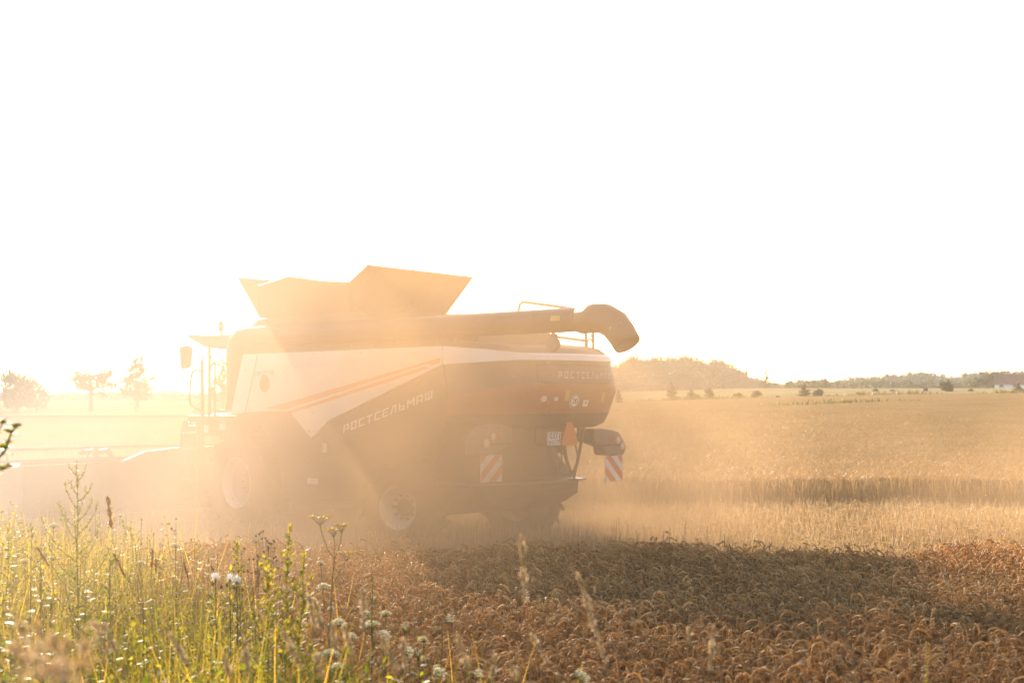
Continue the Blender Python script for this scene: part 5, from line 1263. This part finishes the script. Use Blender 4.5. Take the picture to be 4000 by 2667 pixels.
# thistles gone to down
for i, (px, py, lab) in enumerate(((842, 2258, 'thistle with a small tuft of white down'), (898, 2262, 'thistle with the largest burst of white down'), (925, 2270, 'thistle with white down and dark heads, right of the largest burst'))):
    loc, h = place(px, py, 10.0); root = empty('thistle', loc); tag(root, lab, 'thistle', 'thistles with white down'); r_ = np.random.default_rng(500 + i)
    mb = MB(); mb.tube([(0, 0, 0), (.01, 0, h * .5), (0, 0, h)], .004, 5); mb.tube([(0.005, 0, h * .7), (.04, .01, h * .93)], .0025, 4); tinted(mb, 'stem', M['stem'], root, .2)
    for (dx, dz_) in ((0, -.01), (.04, -.06), (-.02, -.04)):
        hd_ = MB(); hd_.lathe([(-.014, .002), (-.006, .011), (.006, .010), (.014, .006)], (dx, 0, h + dz_), 'z', 8); tinted(hd_, 'flower_head', M['brownhead'], root, .2, True)
    nb = NB(); k = 160; nb.inst((np.array([(-.0012, 0, 0), (.0012, 0, 0), (0, .001, .03)]), np.array([(0, 1, 2)]), None), rand_rot(k, .9), r_.normal(0, .012, (k, 3)) + np.array([0, 0, h + .01]), np.ones(k) * .8); nb.build('down', M['fluff'], root)
    leaves_on([Vector((0, 0, 0)), Vector((0, 0, h))], 16, leaf_shape(.09, .02), 510 + i, .2, .9).build('leaves', M['leaf'], root)
# broad-leaved young shoots
def shoot(px, py, Y, seed, label, k=16, l=.062, w=.036, tint=(.62, .2), name='leafy_shoot'):
    loc, h = place(px, py, Y); r_ = random.Random(seed); root = empty(name, loc); tag(root, label, 'weed', 'broad-leaved shoots in the verge'); path = stem_path(h, (r_.uniform(-.06, .06), 0), r_); off = Vector((path[-1].x, 0, 0)); path = [p - off for p in path]
    mb = MB(); mb.tube(path, [.005 - .0005 * i for i in range(7)], 5); tinted(mb, 'stem', M['stem'], root, .2, True)
    leaves_on(path, k, leaf_shape(l, w), seed, .4, 1.0, (.5, 1.15), tint).build('leaves', M['leaf'], root)
for i, (px, py, Y, lab) in enumerate(((430, 2180, 9.4, 'yellow green shoot with big shiny leaves below the reed plume'), (160, 2215, 9.6, 'pale broad-leaved shoot at the left below the hazy weeds'), (120, 2300, 8.6, 'dark glossy leafy shoot near the left edge'), (200, 2330, 8.2, 'leafy shoot with round yellow leaves low at the left'), (560, 2350, 8.6, 'shoot with yellow green leaves in the middle of the verge grass'), (340, 2290, 8.8, 'glossy shoot right of the dark leafy ones'), (60, 2390, 7.6, 'lowest broad-leaved shoot at the left edge'), (1445, 2560, 7.9, 'shoot with one bright yellow leaf below the widest umbel'))):
    shoot(px, py, Y, 520 + i, lab, 26 if i < 7 else 10)
# yellow flowers
for i, (px, py, lab) in enumerate(((1433, 2655, 'bright yellow flower at the bottom edge among the umbels'), (998, 2416, 'orange yellow flower low in the grass left of the umbels'), (1062, 2418, 'second yellow flower in the grass near the bushy mugwort'))):
    loc, h = place(px, py, depth_for(py, .95)); root = empty('yellow_flower', loc); tag(root, lab, 'wildflower'); mb = MB(); mb.tube([(0, 0, 0), (.01, 0, h * .5), (0, 0, h)], .0025, 5); tinted(mb, 'stem', M['stem'], root, .5)
    nb = NB(); aa = np.arange(14) * 2.4; V = np.array([(.003, -.004, 0), (.003, .004, 0), (.022, .006, .008), (.022, -.006, .008)]); nb.inst((V, None, np.array([(0, 1, 2, 3)])), rotz(aa) @ rotx(rng.normal(0, .3, 14)), np.repeat([[0, 0, h]], 14, 0), rng.uniform(.3, 1, 14)); nb.build('petals', M['disc'], root)
# sapling whose twigs reach in at the left edge
loc = (-2.62, 6.0, gz(-2.62, 6.0)); root = empty('sapling', loc); tag(root, 'sapling twigs with small lobed leaves reaching in at the left edge', 'sapling')
mb = MB(); g = lambda px, py, Y=6.0: at(px, py, Y) - Vector(loc)
tw = [[Vector((0, 0, 0)), g(-260, 2100), g(-120, 1900), g(-40, 1815), g(20, 1760), g(40, 1700), g(62, 1668)], [g(-120, 1900), g(-30, 1720), g(5, 1665), g(16, 1637)], [g(-40, 1815), g(10, 1775), g(30, 1745)], [g(-160, 1960), g(-40, 1850), g(20, 1830), g(50, 1812)], [g(-260, 2100), g(-200, 1800), g(-160, 1500), g(-140, 1350)], [g(-200, 1800), g(-80, 1640), g(-40, 1560)]]
for t_ in tw: mb.tube(t_, [.011 - .0085 * i / (len(t_) - 1) for i in range(len(t_))] if t_ is tw[0] else [.005 - .003 * i / (len(t_) - 1) for i in range(len(t_))], 6)
tinted(mb, 'twigs', M['stem'], root, .1, True)
def lobed(l):
    pts = [(0, 0), (.25, .22), (.2, .5), (.42, .36), (.6, .52), (.7, .28), (1, 0)]
    V = [(0, 0, 0), (1 * l, 0, -.08 * l), (.5 * l, 0, .03 * l)]; up_ = [(x * l, y * l, .05 * l * y) for x, y in pts[1:-1]]; dn_ = [(x * l, -y * l, .05 * l * y) for x, y in pts[1:-1]]
    V += up_ + dn_; T = []
    ch = [0, 3, 4, 5, 6, 7, 1]
    for i in range(6): T.append((2, ch[i], ch[i + 1]))
    ch = [0, 8, 9, 10, 11, 12, 1]
    for i in range(6): T.append((2, ch[i + 1], ch[i]))
    return np.array(V), np.array(T), None
nb = NB(); r_ = np.random.default_rng(61)
for t_, k in zip(tw, (20, 10, 8, 12, 24, 12)):
    q = leaves_on(t_, k, lobed(.042), int(r_.integers(0, 999)), .45, 1.0, (.7, 1.2), (.42, .2), .3)
    nb.add(np.concatenate(q.V), np.concatenate(q.T), None, np.concatenate(q.t))
nb.build('leaves', M['leaf'], root)

# ================================================================ chaff in the air, dust and haze
nb = NB(); n = 12000
ux = rng.normal(-1.6, 3.4, n); uy = rng.normal(21.5, 4.2, n); uz = np.abs(rng.normal(1.7, 1.3, n)) + .1
ok = (uy > 9) & (uz < 5.2); ux, uy, uz = ux[ok], uy[ok], uz[ok]; k = len(ux)
fl_t = (np.array([(-.5, 0, 0), (0, .2, .02), (.5, 0, 0), (0, -.2, .02), (0, 0, .12)]), np.array([(0, 1, 4), (1, 2, 4), (2, 3, 4), (3, 0, 4), (0, 3, 2), (0, 2, 1)]), None)
nb.inst(fl_t, rand_rot(k, 1.2) * (.012 + .026 * rng.random(k) ** 3)[:, None, None] * (uy / 20)[:, None, None], np.stack([ux, uy, uz], -1), rng.uniform(0, 1, k))
o = nb.build('chaff', M['chaff']); tag(o, 'specks of chaff glinting in the dusty air around the harvester', 'chaff', kind='stuff')

def volume_box(name, x0, x1, y0, y1, z0, z1, mat, label):
    mb = MB(); mb.box(x0, x1, y0, y1, z0, z1); o = mb.build(name, mat); tag(o, label, 'haze', kind='stuff'); o.display_type = 'WIRE'; return o
m, nt, out = nodes_of('haze_air'); pv = nt.nodes.new('ShaderNodeVolumePrincipled')
pv.inputs['Color'].default_value = HAZE_COL + (1,); pv.inputs['Density'].default_value = HAZE_DENS; pv.inputs['Anisotropy'].default_value = HAZE_G
nt.links.new(pv.outputs[0], out.inputs['Volume'])
volume_box('haze', -950, 950, -60, 1420, -2.0, 27.0, m, 'warm evening haze filling the air over the fields')
m, nt, out = nodes_of('dust_air'); pv = nt.nodes.new('ShaderNodeVolumePrincipled')
pv.inputs['Anisotropy'].default_value = DUST_G
tc = nt.nodes.new('ShaderNodeTexCoord')
# golden dust, its colour paled towards the left to imitate whitish lens glare
sx_ = nt.nodes.new('ShaderNodeSeparateXYZ'); nt.links.new(tc.outputs['Object'], sx_.inputs[0])
mq_ = nt.nodes.new('ShaderNodeMapRange'); mq_.inputs['From Min'].default_value = -9.0; mq_.inputs['From Max'].default_value = -1.5; nt.links.new(sx_.outputs['X'], mq_.inputs['Value'])
cm_ = nt.nodes.new('ShaderNodeMix'); cm_.data_type = 'RGBA'; cm_.inputs['A'].default_value = DUST_GLARE + (1,); cm_.inputs['B'].default_value = DUST_COL + (1,)
nt.links.new(mq_.outputs[0], cm_.inputs['Factor']); nt.links.new(cm_.outputs['Result'], pv.inputs['Color'])
def blob(c, r, p):
    mp = nt.nodes.new('ShaderNodeMapping'); mp.vector_type = 'TEXTURE'; mp.inputs['Location'].default_value = c; mp.inputs['Scale'].default_value = r
    nt.links.new(tc.outputs['Object'], mp.inputs['Vector']); g_ = nt.nodes.new('ShaderNodeTexGradient'); g_.gradient_type = 'SPHERICAL'; nt.links.new(mp.outputs[0], g_.inputs[0])
    m_ = nt.nodes.new('ShaderNodeMath'); m_.operation = 'MULTIPLY'; m_.inputs[1].default_value = p; nt.links.new(g_.outputs['Fac'], m_.inputs[0]); return m_
acc = None
for c, r, p in DUST_BLOBS:
    b_ = blob(c, r, p)
    if acc is None: acc = b_
    else:
        a_ = nt.nodes.new('ShaderNodeMath'); a_.operation = 'ADD'; nt.links.new(acc.outputs[0], a_.inputs[0]); nt.links.new(b_.outputs[0], a_.inputs[1]); acc = a_
ns_ = nt.nodes.new('ShaderNodeTexNoise'); ns_.inputs['Scale'].default_value = .28; ns_.inputs['Detail'].default_value = 3; ns_.inputs['Roughness'].default_value = .55; nt.links.new(tc.outputs['Object'], ns_.inputs['Vector'])
mr = nt.nodes.new('ShaderNodeMapRange'); mr.inputs['From Min'].default_value = .40; mr.inputs['From Max'].default_value = .62; mr.inputs['To Min'].default_value = .08; mr.inputs['To Max'].default_value = 2.1; nt.links.new(ns_.outputs['Fac'], mr.inputs['Value'])
mm_ = nt.nodes.new('ShaderNodeMath'); mm_.operation = 'MULTIPLY'; nt.links.new(acc.outputs[0], mm_.inputs[0]); nt.links.new(mr.outputs[0], mm_.inputs[1]); nt.links.new(mm_.outputs[0], pv.inputs['Density'])
nt.links.new(pv.outputs[0], out.inputs['Volume'])
volume_box('dust_cloud', -22, 14, 2.5, 42, -.5, 8.0, m, 'golden cloud of dust raised around the harvester, with lens glare added as paler and nearer dust')
